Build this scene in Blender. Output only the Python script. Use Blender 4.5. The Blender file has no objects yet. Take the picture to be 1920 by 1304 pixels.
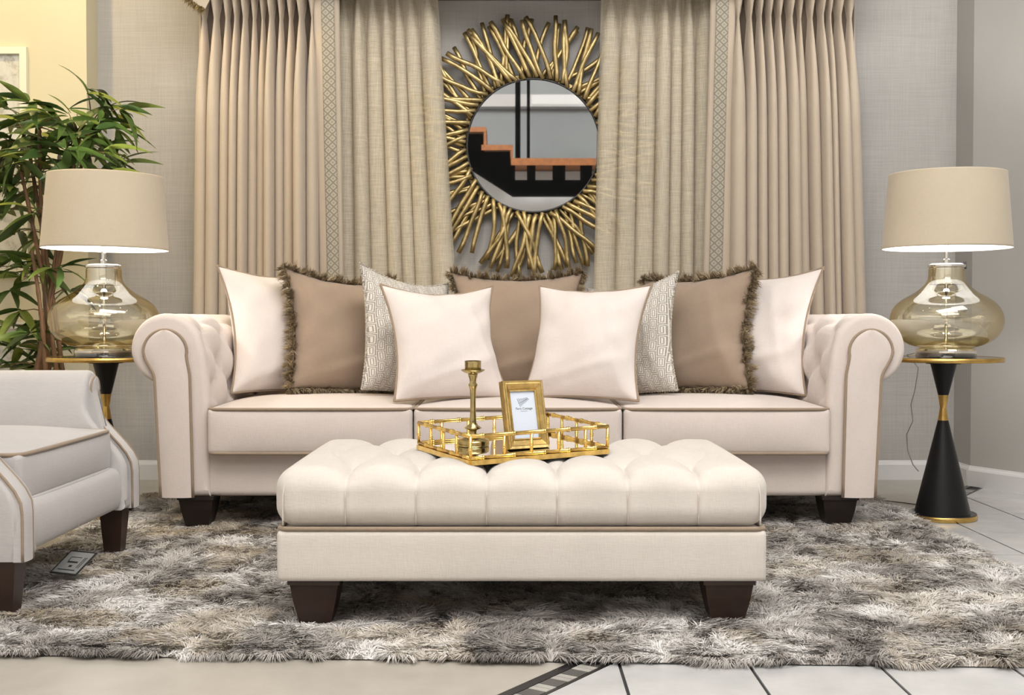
import bpy, bmesh, math, random
import numpy as np
from mathutils import Vector, Matrix, Euler, noise as mnoise

random.seed(7); RNG = np.random.default_rng(11)
PI = math.pi
SC = bpy.context.scene
COL = SC.collection

# ------------------------------------------------------------------ camera
F_PX, CX, CY, CAM_Z = 2260.0, 960.0, 652.0, 0.72
PITCH = math.radians(1.318)
cam_d = bpy.data.cameras.new('camera')
cam_d.sensor_width = 36.0
cam_d.lens = 36.0 * F_PX / 1920.0
cam_d.clip_start = 0.05
cam = bpy.data.objects.new('camera', cam_d)
cam.location = (0, 0, CAM_Z)
cam.rotation_euler = (PI / 2 - PITCH, 0, 0)
COL.objects.link(cam)
SC.camera = cam
# ------------------------------------------------------------------ view, world
SC.view_settings.view_transform = 'Standard'
SC.view_settings.look = 'None'
SC.view_settings.gamma = 1.0
SC.view_settings.use_curve_mapping = False
SC.view_settings.exposure = 0.10
SC.cycles.use_denoising = True
SC.cycles.max_bounces = 8
SC.cycles.transparent_max_bounces = 24
SC.cycles.caustics_reflective = False
SC.cycles.caustics_refractive = False
SC.cycles.sample_clamp_indirect = 6.0
world = bpy.data.worlds.new('world')
SC.world = world
world.use_nodes = True
world.node_tree.nodes['Background'].inputs[0].default_value = (0.9, 0.95, 1.0, 1)
world.node_tree.nodes['Background'].inputs[1].default_value = 0.3


def area_light(name, loc, target, sx, sy, power, color):
    d = bpy.data.lights.new(name, 'AREA')
    d.shape = 'RECTANGLE'; d.size = sx; d.size_y = sy
    d.energy = power; d.color = color
    o = bpy.data.objects.new(name, d)
    o.location = loc
    o.rotation_euler = (Vector(target) - Vector(loc)).to_track_quat('-Z', 'Y').to_euler()
    COL.objects.link(o)
    return o


def spot_light(name, loc, target, power, color, angle=70, blend=0.7, radius=0.06):
    d = bpy.data.lights.new(name, 'SPOT')
    d.energy = power; d.color = color
    d.spot_size = math.radians(angle); d.spot_blend = blend; d.shadow_soft_size = radius
    o = bpy.data.objects.new(name, d)
    o.location = loc
    o.rotation_euler = (Vector(target) - Vector(loc)).to_track_quat('-Z', 'Y').to_euler()
    COL.objects.link(o)
    return o


area_light('unseen_overhead_light', (0.4, 1.5, 4.35), (0.1, 3.7, 0.3), 3.0, 2.0, 165, (1.0, 0.975, 0.95))
area_light('unseen_overhead_light', (0.2, -1.3, 4.3), (0.0, 4.4, 0.6), 4.0, 2.0, 75, (1.0, 0.975, 0.95))  # added frontal fill, not a known fixture
area_light('unseen_overhead_light', (2.3, 2.4, 4.3), (1.2, 4.8, 0.6), 1.6, 1.6, 30, (0.93, 0.96, 1.0))
area_light('unseen_overhead_light', (0.0, 0.3, 4.35), (0.0, -3.4, 1.9), 4.0, 1.2, 190, (1.0, 0.98, 0.96))  # added to brighten the staircase and the wall beneath it
spot_light('downlight_warm', (-2.3, 4.35, 3.7), (-2.2, 5.28, 1.5), 140, (1.0, 0.72, 0.28), 100, 0.9)
spot_light('downlight_warm', (-1.5, 3.3, 3.9), (-1.35, 5.2, 0.9), 60, (1.0, 0.80, 0.48), 60, 0.9)

# ------------------------------------------------------------------ helpers


def pix(px, py, Y):
    """photo pixel -> world point at depth Y (used once, to read sizes off the photograph)"""
    dx = (px - CX) / F_PX; dy = (CY - py) / F_PX
    fy = math.cos(PITCH) + dy * math.sin(PITCH); fz = -math.sin(PITCH) + dy * math.cos(PITCH)
    k = Y / fy
    return Vector((dx * k, Y, CAM_Z + fz * k))


def link(o):
    COL.objects.link(o); return o


def tag(o, label=None, cat=None, group=None, kind=None):
    if label: o['label'] = label
    if cat: o['category'] = cat
    if group: o['group'] = group
    if kind: o['kind'] = kind
    return o


def thing(name, loc=(0, 0, 0), rot=(0, 0, 0), label=None, cat=None, group=None):
    o = bpy.data.objects.new(name, None)
    o.empty_display_size = 0.1
    o.location = loc; o.rotation_euler = rot
    link(o)
    return tag(o, label, cat, group)


def mesh_data(name, V, F, mat, smooth=True, auto=None):
    me = bpy.data.meshes.new(name)
    V = np.asarray(V, dtype=np.float64)
    me.from_pydata(V.tolist(), [], [list(map(int, f)) for f in F])
    bm = bmesh.new(); bm.from_mesh(me)
    bmesh.ops.recalc_face_normals(bm, faces=bm.faces)
    if auto is not None:
        for e in bm.edges:
            if len(e.link_faces) == 2 and e.calc_face_angle(0) > auto: e.smooth = False
    for f in bm.faces: f.smooth = smooth
    bm.to_mesh(me); bm.free()
    if mat: me.materials.append(mat)
    return me


def mk(name, V, F, mat, parent=None, smooth=True, auto=None, loc=(0, 0, 0), rot=(0, 0, 0)):
    o = bpy.data.objects.new(name, mesh_data(name, V, F, mat, smooth, auto))
    o.location = loc; o.rotation_euler = rot
    link(o)
    if parent: o.parent = parent
    return o


def inst(name, me, parent, loc, rot=(0, 0, 0), scale=(1, 1, 1)):
    o = bpy.data.objects.new(name, me)
    link(o); o.parent = parent
    o.location = loc; o.rotation_euler = rot; o.scale = scale
    return o


class MB:
    """collects shapes for one mesh"""

    def __init__(s): s.V = []; s.F = []

    def add(s, V, F):
        b = len(s.V)
        s.V += [tuple(v) for v in V]
        s.F += [[b + i for i in f] for f in F]
        return s

    def mk(s, name, mat, parent=None, **k): return mk(name, s.V, s.F, mat, parent, **k)


def box(x0, x1, y0, y1, z0, z1):
    V = [(x0, y0, z0), (x1, y0, z0), (x1, y1, z0), (x0, y1, z0), (x0, y0, z1), (x1, y0, z1), (x1, y1, z1), (x0, y1, z1)]
    F = [(0, 3, 2, 1), (4, 5, 6, 7), (0, 1, 5, 4), (1, 2, 6, 5), (2, 3, 7, 6), (3, 0, 4, 7)]
    return V, F


def frustum(cx, cy, z0, z1, a0, b0, a1, b1):
    V = []
    for z, a, b in ((z0, a0, b0), (z1, a1, b1)):
        V += [(cx - a, cy - b, z), (cx + a, cy - b, z), (cx + a, cy + b, z), (cx - a, cy + b, z)]
    return V, [(0, 3, 2, 1), (4, 5, 6, 7), (0, 1, 5, 4), (1, 2, 6, 5), (2, 3, 7, 6), (3, 0, 4, 7)]


def lathe(prof, n=48, cap0=True, cap1=True):
    V = []; F = []
    for r, z in prof:
        for i in range(n):
            a = 2 * PI * i / n
            V.append((r * math.cos(a), r * math.sin(a), z))
    m = len(prof)
    for j in range(m - 1):
        for i in range(n):
            k = (i + 1) % n
            F.append((j * n + i, j * n + k, (j + 1) * n + k, (j + 1) * n + i))
    if cap0: F.append(tuple(range(n))[::-1])
    if cap1: F.append(tuple((m - 1) * n + i for i in range(n)))
    return V, F


def tube(pts, r, n=8, closed=False, caps=True):
    P = [Vector(p) for p in pts]; m = len(P)
    rs = r if hasattr(r, '__len__') else [r] * m
    V = []; F = []
    up = None
    for i in range(m):
        a = P[(i - 1) % m] if (closed or i > 0) else P[0]
        b = P[(i + 1) % m] if (closed or i < m - 1) else P[-1]
        t = (b - a).normalized() if (b - a).length > 1e-9 else Vector((0, 0, 1))
        if up is None:
            up = Vector((0, 0, 1)) if abs(t.z) < 0.9 else Vector((1, 0, 0))
        s = t.cross(up)
        s = s.normalized() if s.length > 1e-6 else t.orthogonal().normalized()
        up = s.cross(t).normalized()
        for k in range(n):
            q = 2 * PI * k / n
            V.append(P[i] + rs[i] * (math.cos(q) * s + math.sin(q) * up))
    for i in range(m if closed else m - 1):
        j = (i + 1) % m
        for k in range(n):
            l = (k + 1) % n
            F.append((i * n + k, i * n + l, j * n + l, j * n + k))
    if caps and not closed:
        F.append(tuple(range(n))[::-1]); F.append(tuple((m - 1) * n + k for k in range(n)))
    return V, F


def roundbox(lx, ly, lz, r, nx=12, ny=12, nz=8, er=4):
    """rounded box centred on 0; returns V (n,3), N (n,3), faces"""
    def axis(l, n):
        h = l / 2
        e = [-h + r * (1 - math.cos(PI / 2 * i / er)) if er else -h for i in range(er)] if er else []
        mid = list(np.linspace(-h + r, h - r, n + 1))
        return np.array(e + mid + [-x for x in e[::-1]])
    ax = [axis(lx, nx), axis(ly, ny), axis(lz, nz)]
    V = []; F = []; idx = {}
    def vid(i, j, k):
        key = (i, j, k)
        if key not in idx:
            idx[key] = len(V); V.append((ax[0][i], ax[1][j], ax[2][k]))
        return idx[key]
    n = [len(a) - 1 for a in ax]
    for d in range(3):
        u, v = [(1, 2), (2, 0), (0, 1)][d]
        for side in (0, n[d]):
            for a in range(n[u]):
                for b in range(n[v]):
                    q = []
                    for da, db in ((0, 0), (1, 0), (1, 1), (0, 1)):
                        t = [0, 0, 0]; t[d] = side; t[u] = a + da; t[v] = b + db
                        q.append(vid(*t))
                    if side == 0: q = q[::-1]
                    F.append(q)
    V = np.array(V)
    half = np.array([lx, ly, lz]) / 2 - r
    inner = np.clip(V, -half, half)
    # points on the faces sit at distance r in the max norm: project onto the round
    D = V - inner
    L = np.linalg.norm(D, axis=1, keepdims=True); L[L < 1e-9] = 1
    N = D / L
    return inner + N * r, N, F


def smooth01(x): x = np.clip(x, 0, 1); return x * x * (3 - 2 * x)


def vnoise(x, y, seed=0, size=256):
    g = np.random.default_rng(seed).random((size, size))
    xi = np.floor(x).astype(int); yi = np.floor(y).astype(int)
    fx = x - xi; fy = y - yi
    fx = fx * fx * (3 - 2 * fx); fy = fy * fy * (3 - 2 * fy)
    a = g[xi % size, yi % size]; b = g[(xi + 1) % size, yi % size]
    c = g[xi % size, (yi + 1) % size]; d = g[(xi + 1) % size, (yi + 1) % size]
    return (a * (1 - fx) + b * fx) * (1 - fy) + (c * (1 - fx) + d * fx) * fy


# ------------------------------------------------------------------ materials
M = {}


def srgb(r, g, b):
    f = lambda c: (c / 255 / 12.92) if c / 255 <= 0.04045 else ((c / 255 + 0.055) / 1.055) ** 2.4
    return (f(r), f(g), f(b), 1)


class NT:
    def __init__(s, name):
        s.m = bpy.data.materials.new(name); s.m.use_nodes = True
        s.t = s.m.node_tree; s.n = s.t.nodes; s.b = s.n['Principled BSDF']
        s.out = s.n['Material Output']
        M[name] = s.m

    def node(s, typ, **k):
        n = s.n.new(typ)
        for a, v in k.items():
            if a.startswith('i_'):
                n.inputs[a[2:].replace('_', ' ')].default_value = v
            else: setattr(n, a, v)
        return n

    def l(s, a, b): s.t.links.new(a, b)

    def coord(s, kind='Object', scale=(1, 1, 1), rot=(0, 0, 0)):
        c = s.node('ShaderNodeTexCoord'); mp = s.node('ShaderNodeMapping')
        mp.inputs['Scale'].default_value = scale; mp.inputs['Rotation'].default_value = rot
        s.l(c.outputs[kind], mp.inputs['Vector']); return mp.outputs['Vector']

    def noise(s, vec, scale, detail=3, rough=0.55):
        n = s.node('ShaderNodeTexNoise'); n.inputs['Scale'].default_value = scale
        n.inputs['Detail'].default_value = detail; n.inputs['Roughness'].default_value = rough
        if vec is not None: s.l(vec, n.inputs['Vector'])
        return n.outputs['Fac']

    def ramp(s, fac, stops):
        r = s.node('ShaderNodeValToRGB'); e = r.color_ramp.elements
        while len(e) < len(stops): e.new(0.5)
        for i, (p, c) in enumerate(stops): e[i].position = p; e[i].color = c
        s.l(fac, r.inputs['Fac']); return r.outputs['Color']

    def math(s, op, a, b=None, c=None):
        n = s.node('ShaderNodeMath', operation=op)
        for i, v in enumerate((a, b, c)):
            if v is None: continue
            if hasattr(v, 'is_linked') or hasattr(v, 'links'): s.l(v, n.inputs[i])
            else: n.inputs[i].default_value = v
        return n.outputs[0]

    def mix(s, fac, a, b):
        n = s.node('ShaderNodeMix', data_type='RGBA')
        for i, v in ((0, fac), (6, a), (7, b)):
            if hasattr(v, 'links'): s.l(v, n.inputs[i])
            else: n.inputs[i].default_value = v
        return n.outputs[2]

    def bump(s, h, strength=0.3, dist=0.002):
        n = s.node('ShaderNodeBump'); n.inputs['Strength'].default_value = strength
        n.inputs['Distance'].default_value = dist
        s.l(h, n.inputs['Height']); s.l(n.outputs['Normal'], s.b.inputs['Normal'])

    def p(s, **k):
        for a, v in k.items(): s.b.inputs[a.replace('_', ' ')].default_value = v
        return s


def shade(c, k): return (min(1, c[0] * k), min(1, c[1] * k), min(1, c[2] * k), 1)


def fabric(name, c, var=0.10, sheen=0.25, weave=420, bump=0.25):
    s = NT(name)
    s.p(Roughness=0.92, Specular_IOR_Level=0.15, Sheen_Weight=sheen, Sheen_Roughness=0.5)
    a = s.noise(s.coord(scale=(weave, weave * 0.12, weave * 0.12)), 1.0, 2)
    b = s.noise(s.coord(scale=(weave * 0.12, weave * 0.12, weave)), 1.0, 2)
    d = s.noise(s.coord(), 9, 3)
    w = s.math('ADD', a, b)
    f = s.math('ADD', s.math('MULTIPLY', w, 0.3), s.math('MULTIPLY', d, 0.4))
    s.l(s.ramp(f, [(0.3, shade(c, 1 - var)), (0.7, shade(c, 1 + var))]), s.b.inputs['Base Color'])
    s.bump(w, bump, 0.0015)
    return s.m


def solid(name, c, rough=0.5, metal=0.0, nscale=0, var=0.1, bump=0.0, bscale=60, spec=0.5, coat=0.0):
    s = NT(name)
    s.p(Base_Color=c, Roughness=rough, Metallic=metal, Specular_IOR_Level=spec, Coat_Weight=coat)
    if nscale:
        f = s.noise(s.coord(), nscale, 4)
        s.l(s.ramp(f, [(0.3, shade(c, 1 - var)), (0.7, shade(c, 1 + var))]), s.b.inputs['Base Color'])
    if bump: s.bump(s.noise(s.coord(), bscale, 3), bump, 0.003)
    return s.m


fabric('cream_velvet', (0.70, 0.615, 0.565, 1), 0.06)
fabric('ottoman_linen', (0.68, 0.625, 0.57, 1), 0.07)
fabric('armchair_fabric', (0.53, 0.505, 0.495, 1), 0.06)
fabric('pillow_cream', (0.76, 0.685, 0.645, 1), 0.05)
fabric('taupe_velvet', (0.335, 0.25, 0.185, 1), 0.08, sheen=0.4)
fabric('curtain_fabric', (0.52, 0.435, 0.34, 1), 0.05, weave=300)
fabric('piping_taupe', (0.33, 0.25, 0.18, 1), 0.15)
fabric('lampshade_outer', (0.62, 0.53, 0.40, 1), 0.05, weave=500)
fabric('valance_and_pleat_shade', (0.105, 0.08, 0.06, 1), 0.08)  # pelmet cloth, and the brown that paints shade between the pleats
solid('fringe_tan', (0.27, 0.20, 0.115, 1), 0.85)
solid('dark_wood', (0.012, 0.0065, 0.0045, 1), 0.42, nscale=14, var=0.35)
solid('walnut_wood', (0.030, 0.012, 0.006, 1), 0.40, nscale=14, var=0.35)
solid('black_lacquer', (0.007, 0.007, 0.008, 1), 0.36, spec=0.3)
solid('black_gloss', (0.012, 0.010, 0.010, 1), 0.08)
solid('brass', (0.62, 0.40, 0.12, 1), 0.27, 1.0, nscale=30, var=0.18)
solid('gold_leaf', (0.82, 0.56, 0.18, 1), 0.24, 1.0, nscale=40, var=0.25, bump=0.25, bscale=90)
solid('aged_gold', (0.50, 0.39, 0.19, 1), 0.46, 1.0, nscale=22, var=0.35, bump=0.3, bscale=70)
solid('antique_brass', (0.47, 0.37, 0.17, 1), 0.22, 1.0, nscale=25, var=0.3)
solid('frame_gold', (0.55, 0.39, 0.15, 1), 0.36, 1.0, nscale=35, var=0.35, bump=0.3, bscale=90)
solid('chrome', (0.82, 0.80, 0.76, 1), 0.06, 1.0)
solid('mirror_silver', (0.90, 0.91, 0.91, 1), 0.015, 1.0)
solid('steel_rim', (0.33, 0.33, 0.33, 1), 0.25, 1.0)
solid('black_edge', (0.02, 0.02, 0.02, 1), 0.4)
solid('white_paint', (0.78, 0.77, 0.75, 1), 0.55)
solid('baseboard_paint', (0.70, 0.695, 0.69, 1), 0.5)
solid('ceiling_paint', (0.75, 0.74, 0.73, 1), 0.9)
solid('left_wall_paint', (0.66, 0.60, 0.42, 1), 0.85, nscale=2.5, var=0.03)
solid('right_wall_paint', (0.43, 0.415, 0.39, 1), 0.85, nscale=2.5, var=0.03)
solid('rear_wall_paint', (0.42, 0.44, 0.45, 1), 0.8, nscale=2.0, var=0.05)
solid('stair_white', (0.80, 0.80, 0.79, 1), 0.6)
solid('stair_black', (0.003, 0.003, 0.003, 1), 0.8, spec=0.05)
solid('stair_wood', (0.30, 0.098, 0.016, 1), 0.5, nscale=18, var=0.25)
solid('frame_white', (0.80, 0.77, 0.62, 1), 0.5)
solid('paper_white', (0.74, 0.80, 0.90, 1), 0.5)
solid('ink_grey', (0.10, 0.095, 0.10, 1), 0.7)
solid('tag_black', (0.02, 0.022, 0.022, 1), 0.5)
solid('tag_grey', (0.24, 0.24, 0.235, 1), 0.6)
solid('cane_brown', (0.13, 0.062, 0.022, 1), 0.5, nscale=12, var=0.4)
solid('planter_black', (0.03, 0.028, 0.027, 1), 0.5, nscale=20, var=0.2)
solid('soil_brown', (0.05, 0.032, 0.02, 1), 0.95, nscale=60, var=0.5, bump=0.5)
solid('button_cream', (0.62, 0.54, 0.48, 1), 0.9)
solid('grout_dark', (0.035, 0.035, 0.036, 1), 0.9)
solid('mosaic_black', (0.018, 0.018, 0.018, 1), 0.25)
solid('mosaic_dark', (0.10, 0.095, 0.09, 1), 0.3, nscale=25, var=0.2)
solid('mosaic_light', (0.40, 0.385, 0.35, 1), 0.3, nscale=25, var=0.12)
solid('rug_backing', (0.16, 0.13, 0.105, 1), 0.95)
solid('cord_plastic', (0.55, 0.53, 0.50, 1), 0.3)


def leaf_mat():
    s = NT('bamboo_leaf'); s.p(Roughness=0.42, Specular_IOR_Level=0.45)
    oi = s.node('ShaderNodeObjectInfo')
    s.l(s.ramp(oi.outputs['Random'], [(0.0, (0.032, 0.065, 0.014, 1)), (0.5, (0.075, 0.125, 0.022, 1)), (1.0, (0.24, 0.27, 0.04, 1))]), s.b.inputs['Base Color'])
    return s.m


leaf_mat()


def wallpaper():
    s = NT('grasscloth'); s.p(Roughness=0.85, Specular_IOR_Level=0.25)
    a = s.noise(s.coord(scale=(6, 6, 190)), 1.0, 3)
    b = s.noise(s.coord(scale=(190, 190, 6)), 1.0, 3)
    d = s.noise(s.coord(), 1.6, 3)
    f = s.math('ADD', s.math('MULTIPLY', s.math('ADD', a, b), 0.36), s.math('MULTIPLY', d, 0.28))
    c = (0.44, 0.42, 0.395, 1)
    s.l(s.ramp(f, [(0.3, shade(c, 0.84)), (0.7, shade(c, 1.12))]), s.b.inputs['Base Color'])
    s.bump(s.math('ADD', a, b), 0.35, 0.002)


wallpaper()


def stone(name, c, var, rough=0.22, scale=1.3):
    s = NT(name); s.p(Roughness=rough, Specular_IOR_Level=0.5)
    v = s.coord('Object')
    geo = s.node('ShaderNodeNewGeometry')
    a = s.noise(geo.outputs['Position'], scale * 2, 6, 0.65); b = s.noise(geo.outputs['Position'], scale * 9, 5, 0.6)
    oi = s.node('ShaderNodeObjectInfo')
    f = s.math('ADD', s.math('ADD', s.math('MULTIPLY', a, 0.62), s.math('MULTIPLY', b, 0.3)), s.math('MULTIPLY', oi.outputs['Random'], 0.08))
    s.l(s.ramp(f, [(0.32, shade(c, 1 - var)), (0.7, shade(c, 1 + var * 0.5))]), s.b.inputs['Base Color'])


stone('tile_grey', (0.55, 0.548, 0.54, 1), 0.22)
stone('floor_marble', (0.45, 0.415, 0.36, 1), 0.22, rough=0.3)


def tile_far():
    s = NT('tile_far'); s.p(Roughness=0.25)
    br = s.node('ShaderNodeTexBrick', offset=0.0)
    br.inputs['Color1'].default_value = (0.55, 0.545, 0.535, 1); br.inputs['Color2'].default_value = (0.60, 0.595, 0.585, 1)
    br.inputs['Mortar'].default_value = (0.04, 0.04, 0.04, 1)
    br.inputs['Scale'].default_value = 1.0; br.inputs['Mortar Size'].default_value = 0.004
    br.inputs['Brick Width'].default_value = 0.27; br.inputs['Row Height'].default_value = 0.39
    s.l(s.coord('Object'), br.inputs['Vector']); s.l(br.outputs['Color'], s.b.inputs['Base Color'])


tile_far()


def shade_inner():
    s = NT('lampshade_inner'); s.p(Base_Color=(0.9, 0.92, 0.95, 1), Roughness=0.7)


shade_inner()


def shade_fabric():
    # fabric shade: lets a little of the bulb's light through
    m = M['lampshade_outer']; t = m.node_tree; n = t.nodes
    b = n['Principled BSDF']; out = n['Material Output']
    tr = n.new('ShaderNodeBsdfTranslucent'); tr.inputs['Color'].default_value = (0.75, 0.66, 0.5, 1)
    mx = n.new('ShaderNodeMixShader'); mx.inputs[0].default_value = 0.12
    t.links.new(b.outputs[0], mx.inputs[1]); t.links.new(tr.outputs[0], mx.inputs[2]); t.links.new(mx.outputs[0], out.inputs['Surface'])


shade_fabric()


def glass(name, face, edge, refl=0.08):
    """thin blown glass: tinted more where the wall is seen edge-on, fresnel reflection"""
    s = NT(name); s.n.remove(s.b)
    lw = s.node('ShaderNodeLayerWeight'); lw.inputs['Blend'].default_value = 0.5
    col = s.ramp(lw.outputs['Facing'], [(0.25, face), (0.95, edge)])
    tr = s.node('ShaderNodeBsdfTransparent'); s.l(col, tr.inputs['Color'])
    gl = s.node('ShaderNodeBsdfGlossy'); gl.inputs['Roughness'].default_value = 0.015; gl.inputs['Color'].default_value = (1, 0.98, 0.93, 1)
    f = s.math('ADD', s.math('MULTIPLY', s.math('POWER', lw.outputs['Facing'], 4.0), 0.55), refl)
    mx = s.node('ShaderNodeMixShader')
    s.l(f, mx.inputs[0]); s.l(tr.outputs[0], mx.inputs[1]); s.l(gl.outputs[0], mx.inputs[2]); s.l(mx.outputs[0], s.out.inputs['Surface'])


glass('amber_glass', (0.96, 0.925, 0.80, 1), (0.66, 0.52, 0.18, 1), 0.20)
glass('clear_glass', (0.97, 0.98, 0.98, 1), (0.80, 0.84, 0.85, 1), 0.02)


def sheer():
    s = NT('sheer_linen'); s.p(Roughness=0.75, Specular_IOR_Level=0.3, Sheen_Weight=0.2)
    a = s.noise(s.coord(scale=(14, 14, 420)), 1.0, 3); b = s.noise(s.coord(scale=(420, 60, 14)), 1.0, 3)
    w = s.math('MULTIPLY', s.math('ADD', a, b), 0.5)
    s.l(s.ramp(w, [(0.25, (0.74, 0.645, 0.475, 1)), (0.70, (0.90, 0.81, 0.65, 1))]), s.b.inputs['Base Color'])
    fl = s.noise(s.coord(scale=(60, 60, 160)), 1.0, 3, 0.7)
    big = s.noise(s.coord(scale=(5, 5, 3)), 1.0, 2)
    met = s.math('MULTIPLY', s.math('GREATER_THAN', s.math('ADD', s.math('MULTIPLY', fl, 0.7), s.math('MULTIPLY', big, 0.3)), 0.585), 0.7)
    s.l(met, s.b.inputs['Metallic'])
    s.bump(w, 0.3, 0.0015)
    tl = s.node('ShaderNodeBsdfTranslucent'); tl.inputs['Color'].default_value = (0.72, 0.63, 0.46, 1)
    m1 = s.node('ShaderNodeMixShader'); m1.inputs[0].default_value = 0.22
    s.l(s.b.outputs[0], m1.inputs[1]); s.l(tl.outputs[0], m1.inputs[2])
    tp = s.node('ShaderNodeBsdfTransparent'); m2 = s.node('ShaderNodeMixShader')
    gap = s.ramp(w, [(0.30, (0.46, 0.46, 0.46, 1)), (0.66, (0.17, 0.17, 0.17, 1))])
    s.l(gap, m2.inputs[0]); s.l(m1.outputs[0], m2.inputs[1]); s.l(tp.outputs[0], m2.inputs[2]); s.l(m2.outputs[0], s.out.inputs['Surface'])


sheer()


def key_pattern():
    """woven geometric: upright rectangular rings inside stepped outlines, offset row by row"""
    s = NT('key_pattern'); s.p(Roughness=0.8, Specular_IOR_Level=0.2, Sheen_Weight=0.2)
    sep = s.node('ShaderNodeSeparateXYZ'); s.l(s.coord('Object'), sep.inputs[0])
    cw, ch = 0.025, 0.041
    X = s.math('DIVIDE', sep.outputs['X'], cw); Z = s.math('DIVIDE', sep.outputs['Z'], ch)
    col = s.math('FLOOR', X)
    off = s.math('MULTIPLY', s.math('MODULO', s.math('ABSOLUTE', col), 2.0), 0.5)
    fx = s.math('ABSOLUTE', s.math('SUBTRACT', s.math('FRACT', X), 0.5))
    fz = s.math('ABSOLUTE', s.math('SUBTRACT', s.math('FRACT', s.math('ADD', Z, off)), 0.5))
    d = s.math('MAXIMUM', s.math('MULTIPLY', fx, 1.0), s.math('SUBTRACT', s.math('MULTIPLY', fz, ch / cw), 0.30))
    ring = s.math('MULTIPLY', s.math('GREATER_THAN', d, 0.10), s.math('LESS_THAN', d, 0.20))
    outl = s.math('MULTIPLY', s.math('GREATER_THAN', d, 0.33), s.math('LESS_THAN', d, 0.46))
    f = s.math('MAXIMUM', ring, outl)
    nz = s.noise(s.coord(), 300, 2)
    dark = s.ramp(nz, [(0.3, (0.27, 0.235, 0.20, 1)), (0.7, (0.40, 0.36, 0.31, 1))])
    lite = s.ramp(nz, [(0.3, (0.66, 0.63, 0.58, 1)), (0.7, (0.82, 0.79, 0.74, 1))])
    s.l(s.mix(f, lite, dark), s.b.inputs['Base Color'])
    s.bump(s.math('ADD', f, nz), 0.25, 0.0015)


key_pattern()


def trim_pattern():
    s = NT('trim_band'); s.p(Roughness=0.8)
    sep = s.node('ShaderNodeSeparateXYZ'); s.l(s.coord('UV'), sep.inputs[0])
    X = s.math('MULTIPLY', sep.outputs['X'], 1.5); Z = s.math('MULTIPLY', sep.outputs['Y'], 1.5)
    a = s.math('ABSOLUTE', s.math('SUBTRACT', s.math('FRACT', s.math('ADD', X, Z)), 0.5))
    b = s.math('ABSOLUTE', s.math('SUBTRACT', s.math('FRACT', s.math('SUBTRACT', X, Z)), 0.5))
    d = s.math('MAXIMUM', a, b)
    line = s.math('GREATER_THAN', d, 0.38)
    dot = s.math('LESS_THAN', d, 0.16)
    f = s.math('MAXIMUM', line, s.math('MULTIPLY', dot, 0.7))
    nz = s.noise(s.coord('UV', scale=(40, 40, 40)), 1, 2)
    base = s.ramp(nz, [(0.3, (0.36, 0.325, 0.255, 1)), (0.7, (0.46, 0.42, 0.34, 1))])
    s.l(s.mix(f, base, (0.235, 0.21, 0.16, 1)), s.b.inputs['Base Color'])
    s.bump(f, 0.3, 0.001)


trim_pattern()


def attr_mat(name, attr, rough, sheen=0.0, spec=0.3):
    s = NT(name); s.p(Roughness=rough, Sheen_Weight=sheen, Specular_IOR_Level=spec)
    a = s.node('ShaderNodeAttribute'); a.attribute_name = attr
    s.l(a.outputs['Color'], s.b.inputs['Base Color'])
    return s.m


attr_mat('rug_pile', 'fibre', 0.55, 0.15, 0.5)
attr_mat('fringe_pile', 'fibre', 0.8)


def print_art():
    s = NT('pale_print'); s.p(Roughness=0.6)
    f = s.noise(s.coord(), 26, 5, 0.7)
    s.l(s.ramp(f, [(0.38, (0.42, 0.40, 0.33, 1)), (0.5, (0.62, 0.60, 0.53, 1)), (0.7, (0.68, 0.66, 0.60, 1))]), s.b.inputs['Base Color'])


print_art()


def emit(name, c, st):
    s = NT(name); s.p(Base_Color=c, Emission_Color=c, Emission_Strength=st)


emit('bulb_glow', (1.0, 0.96, 0.90, 1), 260)
emit('downlight_glow', (1.0, 0.92, 0.78, 1), 30)


def ribbons(name, root, d1, d2, width, side, colr, parent, mat):
    """one mesh of tapering two-bend fibres; root, d1, d2 (n,3); side (n,3) unit; colr (n,3)"""
    n = len(root)
    p1 = root + d1; p2 = p1 + d2
    w = width[:, None] * side
    V = np.empty((n, 5, 3), np.float32)
    V[:, 0] = root - w; V[:, 1] = root + w
    V[:, 2] = p1 - w * 0.9; V[:, 3] = p1 + w * 0.9; V[:, 4] = p2
    me = bpy.data.meshes.new(name)
    me.vertices.add(n * 5); me.vertices.foreach_set('co', V.ravel())
    base = (np.arange(n) * 5)[:, None]
    quad = np.array([[0, 1, 3, 2]]) + base; tri = np.array([[2, 3, 4]]) + base
    loops = np.concatenate([quad, tri], axis=1).ravel().astype(np.int32)
    me.loops.add(n * 7); me.loops.foreach_set('vertex_index', loops)
    st = np.stack([np.arange(n) * 7, np.arange(n) * 7 + 4], axis=1).ravel().astype(np.int32)
    me.polygons.add(n * 2); me.polygons.foreach_set('loop_start', st)
    at = me.attributes.new('fibre', 'FLOAT_COLOR', 'POINT')
    C = np.ones((n, 5, 4), np.float32); C[:, :, :3] = colr[:, None, :]
    at.data.foreach_set('color', C.ravel())
    me.update(calc_edges=True)
    me.materials.append(mat)
    o = bpy.data.objects.new(name, me); link(o)
    if parent: o.parent = parent
    o['kind'] = 'stuff'
    return o

# ================================================================== SETTING
WALL_Y = 5.42


def struct(name, V, F, mat, **k):
    return tag(mk(name, V, F, mat, smooth=False, **k), kind='structure')


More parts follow.
